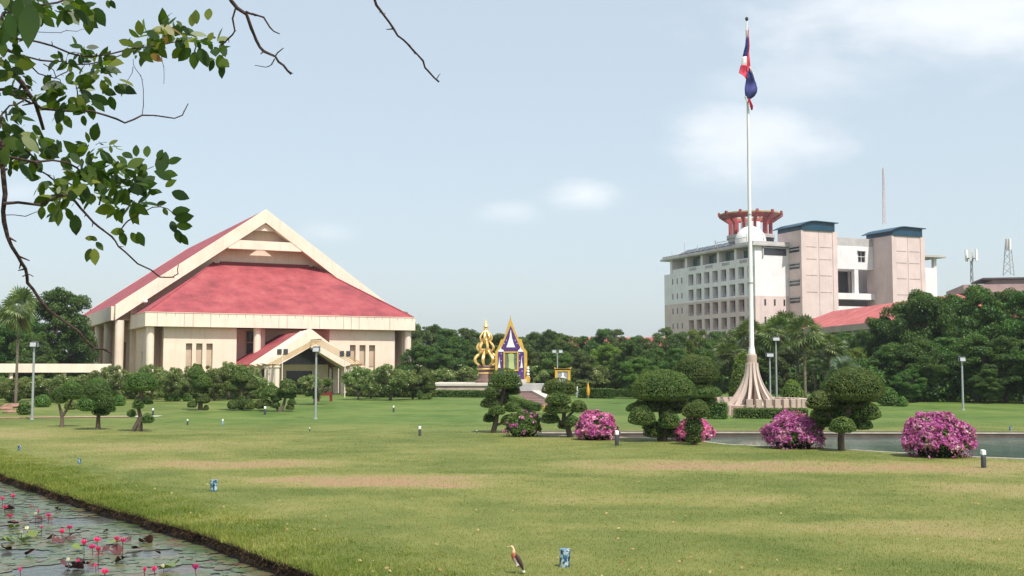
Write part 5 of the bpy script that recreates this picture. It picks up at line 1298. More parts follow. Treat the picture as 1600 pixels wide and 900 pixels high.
# flag
fm = [FR, FW, FB]
m_ = k / 5.0   # metres per zoomed pixel
t = thing('national_flag', (fp.x, FD, fp.z + fy(103)), 'limp red white and blue striped flag hanging at the pole top', 'flag')
def fl(rows, mi, y0=-.14, ph=0):
    """rows: (xl, xr, y) in fine pixels from the pole axis at 452, y down from 465"""
    fbm.m = mi; N_ = 6; prev = None
    R_ = []
    for i in range(len(rows) - 1):
        for s in range(4):
            f = s / 4; R_.append([rows[i][j] * (1 - f) + rows[i + 1][j] * f for j in range(3)])
    R_.append(list(rows[-1]))
    for xl, xr, y in R_:
        row = []
        for j in range(N_ + 1):
            u_ = j / N_; X = (xl + (xr - xl) * u_ - 452) * m_
            Y = y0 + .10 * math.sin(u_ * 5.5 + y * .021 + ph) - .05 * math.sin(y * .05 + ph)
            row.append(fbm.v((X, Y, (465 - y) * m_)))
        if prev:
            for j in range(N_): fbm.Fc.append([prev[j], prev[j + 1], row[j + 1], row[j]]); fbm.M.append(mi)
        prev = row
fbm = MB()
fl([(444, 458, 135), (441, 460, 215)], 1, -.14)
fl([(452, 461, 130), (452, 466, 215), (448, 466, 330), (440, 475, 430), (446, 480, 500)], 0, -.10, 1)
fl([(436, 455, 212), (428, 452, 280), (412, 444, 362)], 2, -.22)
fl([(412, 444, 362), (402, 446, 415), (396, 448, 440)], 1, -.22)
fl([(396, 450, 432), (384, 458, 470), (376, 452, 497), (405, 446, 518), (430, 440, 545)], 0, -.23)
fl([(463, 470, 440), (478, 492, 500), (498, 512, 560), (512, 521, 605)], 1, -.12, 2)
fl([(446, 464, 478), (438, 482, 510), (433, 497, 545), (428, 513, 585), (422, 521, 620), (423, 518, 650), (428, 500, 680), (446, 466, 704)], 2, -.26, .6)
fl([(423, 436, 682), (430, 460, 705), (438, 458, 730)], 1, -.20, 1)
fl([(446, 464, 702), (450, 472, 735), (458, 484, 765), (472, 482, 792)], 0, -.23, 2)
fo = fbm.build('cloth', fm, t, smooth=False)
fo.data.polygons.foreach_set('use_smooth', [True] * len(fo.data.polygons))
sm = fo.modifiers.new('thickness', 'SOLIDIFY'); sm.thickness = .02

# ------------------------------------------------------------------ lamp posts
def lamp(label, px, pyb, pyt, heads=1, tilt=0, head_w=.42, D=None, wide=.075):
    if D: g = at(px, 578, D); g.z = H(g.x, D)
    else: g = ground(px, pyb)
    k = g.y / F; h = at(px, pyt, g.y).z - g.z
    t = thing('lamp_post', g, label, 'lamp post', 'slim grey lamp posts')
    b = MB(); b.lathe([(.13, -.02), (.13, .06), (wide, .08), (wide * .8, h - .32)], 12); b.build('pole', GREYMET, t, smooth=True)
    for i in range(heads):
        o = 0 if heads == 1 else (-.32 if i == 0 else .32)
        hb = MB((o, 0, h)); w = head_w / 2 if heads == 1 else .2
        hb.prism([(-w, -.22, -.36), (-w, .20, -.30), (-w, .22, .0), (-w, -.16, -.06)], (2 * w, 0, 0)); hd = hb.build('lamp_head', DARKMET, t, bevel=.01)
        gl = MB((o, 0, h)); gl.prism([(-w * .85, -.225, -.33), (-w * .85, -.170, -.09), (-w * .85, -.176, -.09), (-w * .85, -.231, -.33)], (1.7 * w, 0, 0)); gl.build('lens', LENS, hd)
        br = MB((o, 0, h)); br.box(-w - .03, -w, -.05, .05, -.35, -.1); br.box(w, w + .03, -.05, .05, -.35, -.1); br.build('bracket', GREYMET, hd)
    if heads == 2:
        b = MB(); b.box(-.45, .45, -.04, .04, h - .42, h - .34); b.build('crossbar', GREYMET, t)
    return t
lamp('slim lamp post at the left, beside the leftmost topiary', 50, 656, 533)
lamp('slim lamp post standing before the porch pergola', 493, 655, 541)
lamp('lamp post on the far lawn at the right', 1505, 641, 557)
lamp('pair of floodlights on a post behind the gilded portrait frame', 871, 600, 546, 2, D=112)
lamp('lamp post with pale head just right of the flagpole pedestal', 1203, 640, 551, 1, D=92, head_w=.6)
lamp('tallest lamp post, standing before the fan palms', 1213, 640, 526, 1, D=94, head_w=.6)
lamp('lamp post cut by the right edge among the trees', 1598, 640, 534, 1, D=92, head_w=.6)
# floodlights on thin posts by the porch
for px, py, lab in ((441, 550, 'cluster of floodlights at the left porch eave'), (539, 553, 'cluster of floodlights at the right porch eave')):
    D = 108.0; g = at(px, 578, D); g.z = H(g.x, D); h = at(px, py, D).z - g.z
    t = thing('floodlight_post', g, lab, 'floodlight')
    b = MB(); b.tube([(0, 0, -.05), (0, 0, h - .2)], .05, 8); b.box(-.5, .5, -.04, .04, h - .3, h - .22); b.build('post', CREAM2, t)
    for s in (-.3, .3):
        b = MB((s, 0, h)); b.prism([(-.2, -.15, -.22), (-.2, .15, -.15), (-.2, .1, .3), (-.2, -.1, .2)], (.4, 0, 0)); b.build('floodlight', DARKMET, t, bevel=.01)

# ------------------------------------------------------------------ lawn pots and spike lights
m, nt, bb, out = nt_new('blue_glazed_pot')
tc = N(nt, 'ShaderNodeTexCoord'); mp = N(nt, 'ShaderNodeMapping'); mp.inputs['Scale'].default_value = (1, 1, .7); nt.links.new(tc.outputs['Object'], mp.inputs['Vector'])
nn = N(nt, 'ShaderNodeTexNoise', Scale=14.0, Detail=3.0, Roughness=.5, Distortion=1.2); nt.links.new(mp.outputs[0], nn.inputs['Vector'])
nt.links.new(ramp(nt, nn.outputs['Fac'], [(.40, (.012, .035, .085)), (.50, (.06, .20, .32)), (.58, (.55, .62, .66))]), bb.inputs['Base Color']); bb.inputs['Roughness'].default_value = .3
POT = m
def pot(label, px, pyb, pyt, tilt=0):
    g = ground(px, pyb); k = g.y / F; h = (pyb - pyt) * k; r = h * .30
    t = thing('glazed_pot', g, label, 'pot', 'blue and white glazed pots on the lawn'); t.rotation_euler = (0, tilt, rt.uniform(0, 6))
    b = MB(); b.lathe([(r * .92, -.01), (r, h * .05), (r * 1.02, h * .9), (r * 1.1, h * .92), (r * 1.1, h), (r * .95, h)], 20); b.build('body', POT, t, smooth=True)
    b = MB(); b.lathe([(r * .94, h * .955), (r * .93, h * .96)], 20); b.build('lid', bpy.data.materials['galvanised_steel'], t)
pot('largest blue and white pot, right of the heron', 882, 885.5, 858.5, R(3))
pot('blue and white pot on the lawn left of centre, above the pond bank', 334, 767.5, 750)
pot('small dark pot on the lawn near the left lily pond bank', 124, 724.5, 716, R(-4))
pot('tiny pot at the far left end of the lawn', 30, 703.5, 696)
pot('tiny pale pot farthest right on the far bank', 1579, 672.5, 666)
def spike(label, px, pyb, pyt):
    g = ground(px, pyb); k = g.y / F; h = (pyb - pyt) * k
    t = thing('garden_light', g, label, 'garden light', 'small garden lights on the lawn'); t.rotation_euler = (0, 0, rt.uniform(-.5, .5))
    b = MB(); b.lathe([(h * .14, -.01), (h * .14, h * .60), (h * .10, h * .66)], 14); b.build('base', POT if 'bright' in label else DARKMET, t, smooth=True)
    b = MB((0, 0, h * .66)); b.tube([(0, 0, 0), (0, 0, h * .1)], h * .04, 6); b.prism([(-h * .12, -h * .1, h * .06), (-h * .12, h * .12, h * .1), (-h * .12, h * .08, h * .34), (-h * .12, -h * .08, h * .3)], (h * .24, 0, 0)); b.build('lamp_head', WHITE, t, bevel=.008)
for lab, px, a, c in (('garden light with white head left of the mushroom topiary', 656, 681, 666), ('garden light with white head right of the pale pink bougainvillea', 964, 696, 673), ('dark based garden light nearest the right edge', 1537, 731, 703), ('garden light far left of the porch, second from the leaning topiary', 293, 664, 655), ('garden light with bright white head before the stacked dark topiary', 348, 665, 655), ('garden light behind the leaning topiary', 239, 649, 638), ('garden light at the foot of the forked topiary', 414, 648, 635), ('garden light alone on the middle lawn, right of the bench', 615, 644, 634), ('tiny garden light right of the lamp post at the porch', 484, 674, 668), ('small white garden light beside the mushroom topiary trunk', 745, 677, 672)):
    spike(lab, px, a, c)
# red soil and rocks at left
for i, (px, py, s) in enumerate(((8, 640, .5), (22, 637, .7), (15, 645, .4))):
    g = ground(px, py); b = MB()
    prof = [(s * 1.1, -.05), (s * 1.2, s * .15), (s * .8, s * .38), (s * .3, s * .45)]
    b.lathe(prof, 9); 
    b.V = [(x + s * .35 * noise.noise(Vector((x * 2, y * 2, z * 3 + i))), y + s * .3 * noise.noise(Vector((x * 2 + 5, y * 2, z + i))), z) for x, y, z in b.V]
    o = b.build('garden_rock', paint('red_rock', (.30, .17, .12), .9, .25, 3, 0, .5) if 'red_rock' not in bpy.data.materials else bpy.data.materials['red_rock'], smooth=False, loc=g)
    tag(o, ['low reddish rock at the left edge', 'largest reddish rock beside the palm', 'smallest reddish rock nearest the path'][i], 'rock', 'reddish rocks by the palm')

# ------------------------------------------------------------------ heron
g = ground(804, 896.5); k = g.y / F
t = thing('heron', g, 'pond heron with chestnut breast and dark back standing on the lawn', 'bird')
def hp_(zx, zy, y=0): return Vector(((zx / 8 + 740 - 804) * k, y, (896.5 - (zy / 8 + 820)) * k))
def skinned(name, pts, edges, rad, mat, parent, sub=2):
    me = bpy.data.meshes.new(name); me.from_pydata([tuple(p) for p in pts], edges, []); o = link(name, me, parent)
    md = o.modifiers.new('skin', 'SKIN'); md.use_smooth_shade = True
    for i, r in enumerate(rad):
        me.skin_vertices[0].data[i].radius = r if hasattr(r, '__len__') else (r, r)
    me.skin_vertices[0].data[0].use_root = True
    s = o.modifiers.new('sub', 'SUBSURF'); s.levels = sub; s.render_levels = sub
    me.materials.append(mat); return o
m, nt, bb, out = nt_new('heron_plumage')
tc = N(nt, 'ShaderNodeTexCoord'); sx = N(nt, 'ShaderNodeSeparateXYZ'); nt.links.new(tc.outputs['Object'], sx.inputs[0])
z_h = hp_(0, 340).z; z_b = hp_(0, 450).z
mr = N(nt, 'ShaderNodeMapRange'); nt.links.new(sx.outputs['Z'], mr.inputs[0]); mr.inputs[1].default_value = hp_(0, 600).z; mr.inputs[2].default_value = hp_(0, 260).z
nzz = N(nt, 'ShaderNodeTexNoise', Scale=60.0); nt.links.new(tc.outputs['Object'], nzz.inputs['Vector'])
ad = N(nt, 'ShaderNodeMath', operation='MULTIPLY_ADD'); nt.links.new(nzz.outputs['Fac'], ad.inputs[0]); ad.inputs[1].default_value = .08; nt.links.new(mr.outputs[0], ad.inputs[2])
nt.links.new(ramp(nt, ad.outputs[0], [(.25, (.62, .58, .52)), (.52, (.42, .32, .26)), (.60, (.24, .055, .03)), (.74, (.36, .12, .05)), (.80, (.66, .42, .24)), (.95, (.70, .52, .34))]), bb.inputs['Base Color']); bb.inputs['Roughness'].default_value = .8
HER = m
body = [hp_(545, 470), hp_(510, 420), hp_(497, 375), hp_(503, 335), hp_(497, 302), hp_(478, 280), hp_(462, 278), hp_(575, 520), hp_(610, 560)]
skinned('body', body, [(0, 1), (1, 2), (2, 3), (3, 4), (4, 5), (5, 6), (0, 7), (7, 8)], [.044, .048, .036, .026, .016, .020, .013, .022, .010], HER, t)
b = MB(); b.tube([hp_(462, 278), hp_(435, 283), hp_(398, 288)], [.009, .006, .0015], 8); b.build('bill', paint('heron_bill', (.55, .42, .18), .4), t, smooth=True)
for s in (-1, 1):
    w = [hp_(528, 375, s * .035), hp_(560, 430, s * .048), hp_(595, 500, s * .040), hp_(622, 570, s * .018)]
    skinned('wing', w, [(0, 1), (1, 2), (2, 3)], [(.018, .020), (.018, .034), (.016, .028), (.007, .009)], paint('heron_back', (.085, .05, .05), .8) if 'heron_back' not in bpy.data.materials else bpy.data.materials['heron_back'], t)
b = MB(); b.prism([hp_(590, 530, -.02), hp_(612, 545, -.02), hp_(645, 590, -.02), hp_(632, 600, -.02), hp_(600, 570, -.02)], (0, .04, 0)); b.build('tail', WHITE, t)
for s, fx_ in ((-1, 528), (1, 552)):
    b = MB(); f = hp_(fx_, 612, s * .02); b.tube([hp_(550, 505, s * .02), hp_(556, 555, s * .02), f], [.012, .008, .007], 7)
    for a in (-.5, 0, .5, math.pi): b.tube([f, f + Vector((-math.cos(a) * .035, math.sin(a) * .035, -.004))], [.004, .002], 5)
    b.build('leg', paint('heron_leg', (.35, .30, .12), .5) if 'heron_leg' not in bpy.data.materials else bpy.data.materials['heron_leg'], t)
b = MB(); 
for s in (-1, 1): b.lathe([(.001, 0), (.004, .003), (.001, .007)], 8); 
for s in (-1, 1):
    b = MB(); c = hp_(466, 275, s * .012); b.lathe([(.0005, c.z - .003), (.003, c.z), (.0005, c.z + .003)], 8, (c.x, c.y)); b.build('eye', DARKMET, t)

# ------------------------------------------------------------------ water lilies
def disc(r, n=18, notch=.35, wav=.0, seed=0, cup=0):
    rr = random.Random(seed); b = MB(); c = b.v((0, 0, 0.004)); ring = []
    for i in range(n + 1):
        a = notch / 2 + (2 * math.pi - notch) * i / n; q_ = r * (1 + .05 * rr.uniform(-1, 1))
        ring.append(b.v((math.cos(a) * q_, math.sin(a) * q_, .006 + wav * r * math.sin(a * 3 + seed) + cup * r * abs(math.sin(a + seed)))))
    for i in range(n): b.Fc.append([c, ring[i], ring[i + 1]]); b.M.append(0)
    return b
PADM = [disc(.12 + .025 * (i % 3), seed=i, wav=.05 * (i % 3), cup=.06 * (i % 2)).mesh('lily_pad', L_LILY, True) for i in range(5)]
PADR = [disc(.10 + .03 * i, seed=20 + i, wav=.12, cup=.35).mesh('lily_pad', L_PADR, True) for i in range(3)]
PADG = [disc(.12 + .02 * i, seed=30 + i, wav=.10, cup=.30).mesh('lily_pad', L_PADG, True) for i in range(3)]
def water_pt(px, py):
    D = (EYE - WZ) / -(at(px, py, 1.0).z - EYE); p = at(px, py, D); p.z = WZ; return p
lr = random.Random(12)
lpoly_in = lily_poly
pts_ = []
tries = 0
while len(pts_) < 1500 and tries < 60000:
    tries += 1
    y = 16 + 22 * lr.random() ** 1.25; x = -lr.uniform(0, .47 * y)
    if not inpoly(Vector((x + .10, y + .08)), lily_poly) or x / y < -.47: continue
    den = .5 + .5 * noise.noise(Vector((x * .5, y * .35, 1)))
    if lr.random() > den * 1.3: continue
    if any((x - a) ** 2 / r_ ** 2 + (y - c) ** 2 / (r_ * .8) ** 2 < 1 for a, c, r_ in ((-7.3, 18.6, .8), (-8.8, 20.3, .7), (-6.3, 20.3, .55), (-9.2, 24.5, .9), (-5.4, 18.7, .5))): continue
    if any((x - a) ** 2 + (y - b_) ** 2 < .035 for a, b_ in pts_[-250:]): continue
    pts_.append((x, y))
pts_.sort(key=lambda q_: q_[1])
clump = [water_pt(a, c) for a, c in ((22, 838), (45, 832), (10, 846), (75, 846), (95, 842), (60, 822), (35, 818))]
n_ind = 0
stuffV = MB()
for i, (x, y) in enumerate(pts_):
    z = WZ + .006 + .0006 * (i % 12)
    if n_ind < 290 :
        nearc = min((Vector((x, y, WZ)) - c).length for c in clump)
        r_ = lr.random()
        if nearc < .6 or r_ < .03: me = PADG[i % 3]; lab = 'bright green upturned lily pad'
        elif r_ < .13: me = PADR[i % 3]; lab = 'maroon curled lily pad'
        else: me = PADM[i % 5]; lab = 'flat dull green floating lily pad'
        o = link('lily_pad', me); o.location = (x, y, z); o.rotation_euler = (0, 0, lr.uniform(0, 6.28))
        s = lr.uniform(.7, 1.3); o.scale = (s, s, s)
        tag(o, lab, 'lily pad', lab.replace('lily pad', 'lily pads')); n_ind += 1
    else:
        r = lr.uniform(.09, .17); a0 = lr.uniform(0, 6.28); c = stuffV.v((x, y, z)); ring = []
        for j in range(11):
            a = a0 + .3 + 5.9 * j / 10; ring.append(stuffV.v((x + math.cos(a) * r, y + math.sin(a) * r, z + .002)))
        for j in range(10): stuffV.Fc.append([c, ring[j], ring[j + 1]]); stuffV.M.append(0)
tag(stuffV.build('distant_lily_pads', L_LILYF), 'floating lily pads covering the farther pond surface', 'lily pads', kind='stuff')
# blossoms
def petal_mesh(op, n, mat, seed, L_=.075):
    b = MB(); rr = random.Random(seed)
    for ring_, (cnt, o_) in enumerate(((n, op), (n - 2, op * .55))):
        for i in range(cnt):
            a = i * 2 * math.pi / cnt + ring_ * .3 + rr.uniform(-.08, .08); e = o_ + rr.uniform(-.08, .08)
            d = Vector((math.cos(a) * math.sin(e), math.sin(a) * math.sin(e), math.cos(e))); s_ = Vector((-math.sin(a), math.cos(a), 0))
            out_ = Vector((math.cos(a), math.sin(a), 0)); l = L_ * rr.uniform(.9, 1.1)
            P = [Vector((0, 0, 0)) + out_ * .004, d * l * .45 + out_ * .012 - s_ * l * .17, d * l, d * l * .45 + out_ * .012 + s_ * l * .17]
            b.face([tuple(p) for p in P])
    return b.mesh('petals', mat, False)
PM = [petal_mesh(.55, 9, PETAL, 1), petal_mesh(.85, 10, PETAL, 2), petal_mesh(.22, 7, PETAL, 3)]
PMW = petal_mesh(.35, 8, leafmat('pale_petal', [(.1, (.70, .62, .40)), (.9, (.78, .72, .62))], .5, .2, 1), 4)
fl_ = [(20, 777, 8, 0, 'magenta lily bloom highest up at the left, over dull pads'), (3, 781, 6, 0, 'magenta lily bloom at the very left edge, upper'), (7, 794, 6, 1, 'open magenta lily bloom low at the left edge'), (15, 808, 6, 1, 'wide open magenta lily above the bright pads'), (55, 805, 8, 3, 'pale yellow lily bud left of an open bloom'), (75, 807, 8, 1, 'open magenta lily right of the pale bud'), (108, 826, 9, 1, 'upper bloom of the pair above the maroon pads'), (96, 833, 8, 0, 'lower bloom of the pair above the maroon pads'), (42, 828, 7, 3, 'cream lily bloom among the bright green pads, right one'), (33, 834, 6, 3, 'cream lily bloom among the bright green pads, left one'), (64, 826, 10, 2, 'dark closed lily bud above bright pads'), (130, 851, 30, 0, 'magenta lily on the tallest bare stem'), (151, 846, 10, 1, 'small magenta lily behind the central cluster'), (144, 857, 8, 1, 'left lily of the central cluster'), (153, 861, 20, 0, 'right lily of the central cluster on a dark stem'), (182, 845, 18, 0, 'left lily of the far right pair'), (191, 847, 20, 1, 'right lily of the far right pair'), (163, 896, 10, 1, 'magenta lily cut by the bottom edge'), (225, 893, 14, 2, 'closed dark pink bud near the bottom edge'), (241, 892, 12, 0, 'full magenta lily beside the closed bud at the bottom'), (305, 890, 16, 0, 'magenta lily farthest right at the bottom'), (149, 886, 6, 2, 'small closed bud low between the maroon pads'), (106, 877, 5, 3, 'pale pink lily lying among maroon pads'), (31, 893, 8, 2, 'peach closed bud near the bottom left'), (122, 880, 7, 2, 'dull pink bud left of the low closed bud'), (255, 887, 6, 3, 'cream lily right of the full magenta lily'), (60, 800, 5, 2, 'small red bud behind the pale bud')]
for (px, py, st_, kind_, lab) in fl_:
    w = water_pt(px, py + st_ + 3); k = w.y / F
    t = thing('water_lily', w, lab, 'water lily', 'water lily blossoms')
    h = (st_ + 3) * k
    b = MB(); b.tube([(0, 0, -.05), (.01, 0, h * .5), (0, 0, h)], [.007, .006, .006], 6); b.build('stem', STEMR, t)
    o = link('petals', PMW if kind_ == 3 else PM[kind_], t); o.location = (0, 0, h - .01); s = 1.25 if kind_ < 2 else 1.0; s *= lr.uniform(.9, 1.15); o.scale = (s, s, s); o.rotation_euler = (lr.uniform(-.2, .2), lr.uniform(-.2, .2), lr.uniform(0, 6))
# maroon clumps of raised leaves near
for i, (px, py) in enumerate(((100, 848), (112, 846), (88, 850), (125, 882), (100, 888), (228, 850), (122, 833), (60, 814), (118, 893), (142, 889), (168, 862), (180, 866), (50, 796), (190, 880), (108, 843), (95, 853), (80, 846), (117, 889), (106, 892), (134, 886), (15, 800), (40, 812), (74, 815), (212, 862), (245, 868), (8, 862), (48, 868), (155, 872), (200, 848), (20, 822), (165, 835), (90, 800))):
    w = water_pt(px, py); o = link('lily_pad', PADR[i % 3]); o.location = w + Vector((0, 0, .05)); s = lr.uniform(.5, .85); o.scale = (s, s, s * 1.3); o.rotation_euler = (lr.uniform(-.55, .55), lr.uniform(-.55, .55), lr.uniform(0, 6))
    tag(o, 'maroon curled lily pad', 'lily pad', 'maroon curled lily pads')
for i, (px, py) in enumerate(((20, 845), (30, 842), (12, 850), (50, 840), (38, 848), (60, 838), (22, 828), (270, 888), (262, 893), (180, 852), (120, 862))):
    w = water_pt(px, py); o = link('lily_pad', PADG[i % 3]); o.location = w + Vector((0, 0, .05)); s = lr.uniform(.6, .95); o.scale = (s, s, s * 1.3); o.rotation_euler = (lr.uniform(-.45, .45), lr.uniform(-.45, .45), lr.uniform(0, 6))
    tag(o, 'bright green upturned lily pad', 'lily pad', 'bright green upturned lily pads')

# fallen leaves on the near lawn
rng = np.random.default_rng(51); n = 420
D_ = 16.5 + 30 * rng.random(n) ** 1.5; X_ = (rng.random(n) - .5) * .92 * D_
lim_b = sorted([(p.y, p.x) for p in BANK]); keep_ = X_ > np.interp(D_, [q_[0] for q_ in lim_b], [q_[1] for q_ in lim_b]) + .1
nbk = np.interp(X_, [p.x for p in NE], [p.y for p in NE], left=80); keep_ &= D_ < nbk - .3
X_, D_ = X_[keep_], D_[keep_]
P_ = np.stack([X_, D_, np.array([H(a, c) + .035 for a, c in zip(X_, D_)])], 1)
tag(link('fallen_leaves', quads_mesh('fallen_leaves', leaf_cards(P_, np.tile([0, -.3, 1.0], (len(P_), 1)), .035, rng, .5, .3), 4, leafmat('fallen_leaf', [(.1, (.10, .05, .02)), (.5, (.30, .20, .08)), (.9, (.45, .38, .16))], .8, 0, 1, .1))), 'dry fallen leaves scattered over the near lawn', kind='stuff')
# ------------------------------------------------------------------ overhanging tree close by
tb = Vector((-4.6, 3.0, H(-4.6, 3.0)))
t = thing('overhanging_tree', tb, 'tree close to the viewer whose leafy and bare branches hang in from the upper left', 'tree')
def lp(px, py, D): return at(px, py, D) - tb
b = MB(); b.tube([(0, 0, -.3), (.05, .05, 1.2), (-.05, .2, 2.4), (.2, .5, 3.6), (.5, .9, 4.6)], [.24, .19, .17, .13, .10], 12); b.build('trunk', BARK, t, smooth=True)
forkA = Vector((.0, .3, 2.9)); forkB = Vector((.4, .8, 4.3))
def jit(P, amp=.012):
    out_ = []
    for i, p in enumerate(P):
        out_.append(p)
        if i < len(P) - 1:
            q_ = P[i + 1]; mid = (p + q_) / 2; s = (q_ - p).length; v_ = Vector((lr.gauss(0, 1), lr.gauss(0, .6), lr.gauss(0, 1))) * min(amp, s * .06); out_.append(mid + v_)
    return out_
def branch(pix, w0, w1, D0, D1, start=None):
    n = len(pix); P = []
    if start is not None: P.append(start)
    for i, (x, y) in enumerate(pix): P.append(lp(x, y, D0 + (D1 - D0) * i / max(1, n - 1)))
    P = jit(P); m_ = len(P)
    W = []
    for i in range(m_):
        f = i / (m_ - 1); D = P[i].y + tb.y; W.append((w0 + (w1 - w0) * f) * .5 * max(3, D) / F * (1 + .12 * lr.uniform(-1, 1)))
    if start is not None: W[0] = max(W[0] * 1.6, .02)
    b = MB(); b.tube(P, W, 7)
    # knobbly spurs
    for i in range(2, m_ - 1):
        if lr.random() < .5:
            d = Vector((lr.gauss(0, 1), lr.gauss(0, .5), lr.gauss(0, 1))).normalized(); b.tube([P[i], P[i] + d * W[i] * lr.uniform(2, 7)], [W[i] * .7, W[i] * .3], 5)
    b.build('branch', BARKD, t, smooth=True)
branch([(-60, 55), (0, 95), (35, 130), (55, 160), (68, 203)], 13, 5, 5.4, 5.6, forkB)
branch([(-40, 160), (0, 140), (22, 138), (50, 162)], 7, 4, 5.4, 5.5, forkA)
branch([(50, 155), (66, 170), (120, 174), (165, 180), (195, 192), (222, 180), (260, 183), (285, 180), (294, 162)], 4.5, 1.6, 5.5, 5.9)
branch([(10, 76), (40, 88), (85, 96), (105, 99), (140, 100), (205, 80)], 3.5, 1.8, 5.4, 5.9, forkB)
branch([(20, 60), (62, 66), (90, 75), (130, 88), (170, 85), (205, 76), (240, 72), (270, 66), (300, 58)], 4, 1.6, 5.3, 6.0, forkB)
branch([(12, 80), (35, 88), (60, 115), (85, 122), (105, 112), (112, 105)], 3, 1.2, 5.3, 5.7)
branch([(68, 100), (88, 122), (95, 130)], 1.6, 1, 5.5, 5.7)
branch([(222, 180), (224, 150), (222, 125), (212, 108), (208, 92)], 1.4, .8, 5.8, 5.9)
branch([(240, 72), (252, 85), (256, 105), (256, 131)], 1.4, .8, 5.9, 5.9)
branch([(208, 104), (200, 125), (196, 139)], 1.1, .6, 5.8, 5.8)
branch([(60, 50), (95, 51), (120, 49), (136, 45)], 1.2, .7, 5.3, 5.5)
branch([(-30, 180), (3, 225), (5, 270), (5, 330), (12, 370), (28, 400), (40, 420), (43, 442), (60, 465), (90, 495), (125, 520), (150, 545), (172, 551)], 9, 3, 4.9, 5.4, forkA)
branch([(35, 432), (43, 428), (52, 432)], 2, 1.2, 5.1, 5.1)
branch([(5, 318), (60, 320), (85, 308), (105, 305), (118, 315), (135, 335), (155, 355), (175, 370), (185, 385), (215, 412), (250, 433), (270, 433), (278, 428), (279, 414)], 5, 1.4, 5.0, 5.7)
branch([(5, 336), (40, 338), (62, 330)], 1.6, 1, 5.0, 5.2)
branch([(-10, 240), (55, 253), (105, 254), (120, 262), (130, 272), (160, 280)], 4.5, 2, 4.9, 5.4, forkA)
branch([(25, 222), (60, 265), (85, 282), (115, 290), (150, 285)], 3.5, 2, 5.0, 5.5)
branch([(190, 357), (200, 345), (218, 333), (238, 324), (262, 326), (275, 335)], 2.5, 1.2, 5.5, 5.8)
branch([(155, 320), (165, 300), (180, 290), (215, 270), (240, 260)], 2.5, 1.2, 5.4, 5.7)
branch([(0, 200), (15, 165), (40, 155), (12, 140)], 3, 2, 5.0, 5.3)
branch([(-10, 60), (5, 20), (40, 10), (90, 4), (120, -2)], 6, 3, 5.0, 5.3, forkB)
branch([(350, -22), (362, 2), (385, 22), (393, 45), (400, 62), (412, 80), (430, 88), (443, 102), (455, 116)], 7, 3.5, 5.6, 5.8, Vector((1.6, 2.3, 5.4)))
branch([(369, 10), (367, 48), (357, 60), (346, 71)], 3.2, 2.4, 5.6, 5.7)
branch([(384, 18), (395, 22), (412, 27), (422, 43), (437, 53)], 4, 2, 5.6, 5.7)
branch([(430, 88), (443, 75)], 2.4, 1.6, 5.8, 5.8)
branch([(429, 92), (423, 102), (415, 105), (398, 102)], 2, 1.1, 5.8, 5.8)
branch([(580, -25), (588, 8), (600, 24), (615, 45), (630, 62), (645, 78), (661, 95), (670, 112), (686, 128)], 4.6, 2.6, 5.7, 6.0, Vector((3.4, 2.6, 5.9)))
branch([(682, 124), (688, 115)], 1.6, 1, 6, 6)
bb_ = MB(); bb_.tube([forkB, Vector((1.0, 1.6, 5.0)), Vector((1.6, 2.3, 5.4)), Vector((2.6, 2.5, 5.8)), Vector((3.4, 2.6, 5.9))], [.09, .07, .055, .04, .03], 9); bb_.build('branch', BARK, t, smooth=True)
# leaves
LV = []
def leaf(c, d, nrm, L_, W_):
    d = d.normalized(); s = d.cross(nrm).normalized(); n_ = s.cross(d).normalized()
    ts = [0, .12, .32, .55, .78, 1.0]; ws = [0, .55, .95, 1.0, .62, 0]
    lft = []; rgt = []; cvp = lr.uniform(-.05, .3)
    for t_, w_ in zip(ts[1:-1], ws[1:-1]):
        m_ = c + d * L_ * t_ - n_ * L_ * cvp * t_ * t_
        lft.append(m_ + s * W_ * w_ * .5 + n_ * W_ * .10); rgt.append(m_ - s * W_ * w_ * .5 + n_ * W_ * .10)
    cv = cvp; tip = c + d * L_ * (1 - cv * .2) - n_ * L_ * cv
    LV.append([c] + rgt + [tip] + lft[::-1])
def spray(px, py, rpx, n, D, sz=1.0, dirpref=None):
    for i in range(int(n * 1.4)):
        a = lr.uniform(0, 6.28); r = rpx * math.sqrt(lr.random())
        c = lp(px + math.cos(a) * r, py + math.sin(a) * r * .8, D + lr.uniform(-.25, .25))
        if dirpref: dd = Vector((dirpref[0], lr.uniform(-.4, .4), dirpref[1])) + Vector((lr.gauss(0, .35), 0, lr.gauss(0, .35)))
        else: dd = Vector((math.cos(a) * .9 + lr.gauss(0, .5), lr.gauss(0, .5), -math.sin(a) * .5 - .25 + lr.gauss(0, .55)))
        if dd.length < .1: dd = Vector((0, 0, -1))
        # leaves tend to face up or towards the viewer
        nr = Vector((lr.gauss(0, .5), -abs(lr.gauss(.6, .5)), lr.gauss(.35, .55)))
        L_ = lr.choice((.045, .065, .078, .088, .10)) * lr.uniform(.85, 1.1) * sz
        leaf(c, dd, nr, L_, L_ * lr.uniform(.38, .62))
def pair(px, py, L_px, ang, D, wk=.55):
    c = lp(px, py, D); a = R(ang); leaf(c, Vector((math.cos(a), lr.uniform(-.15, .15), math.sin(a))), Vector((lr.gauss(0, .2), -1, .2 + lr.gauss(0, .2))), L_px * D / F, L_px * D / F * wk)
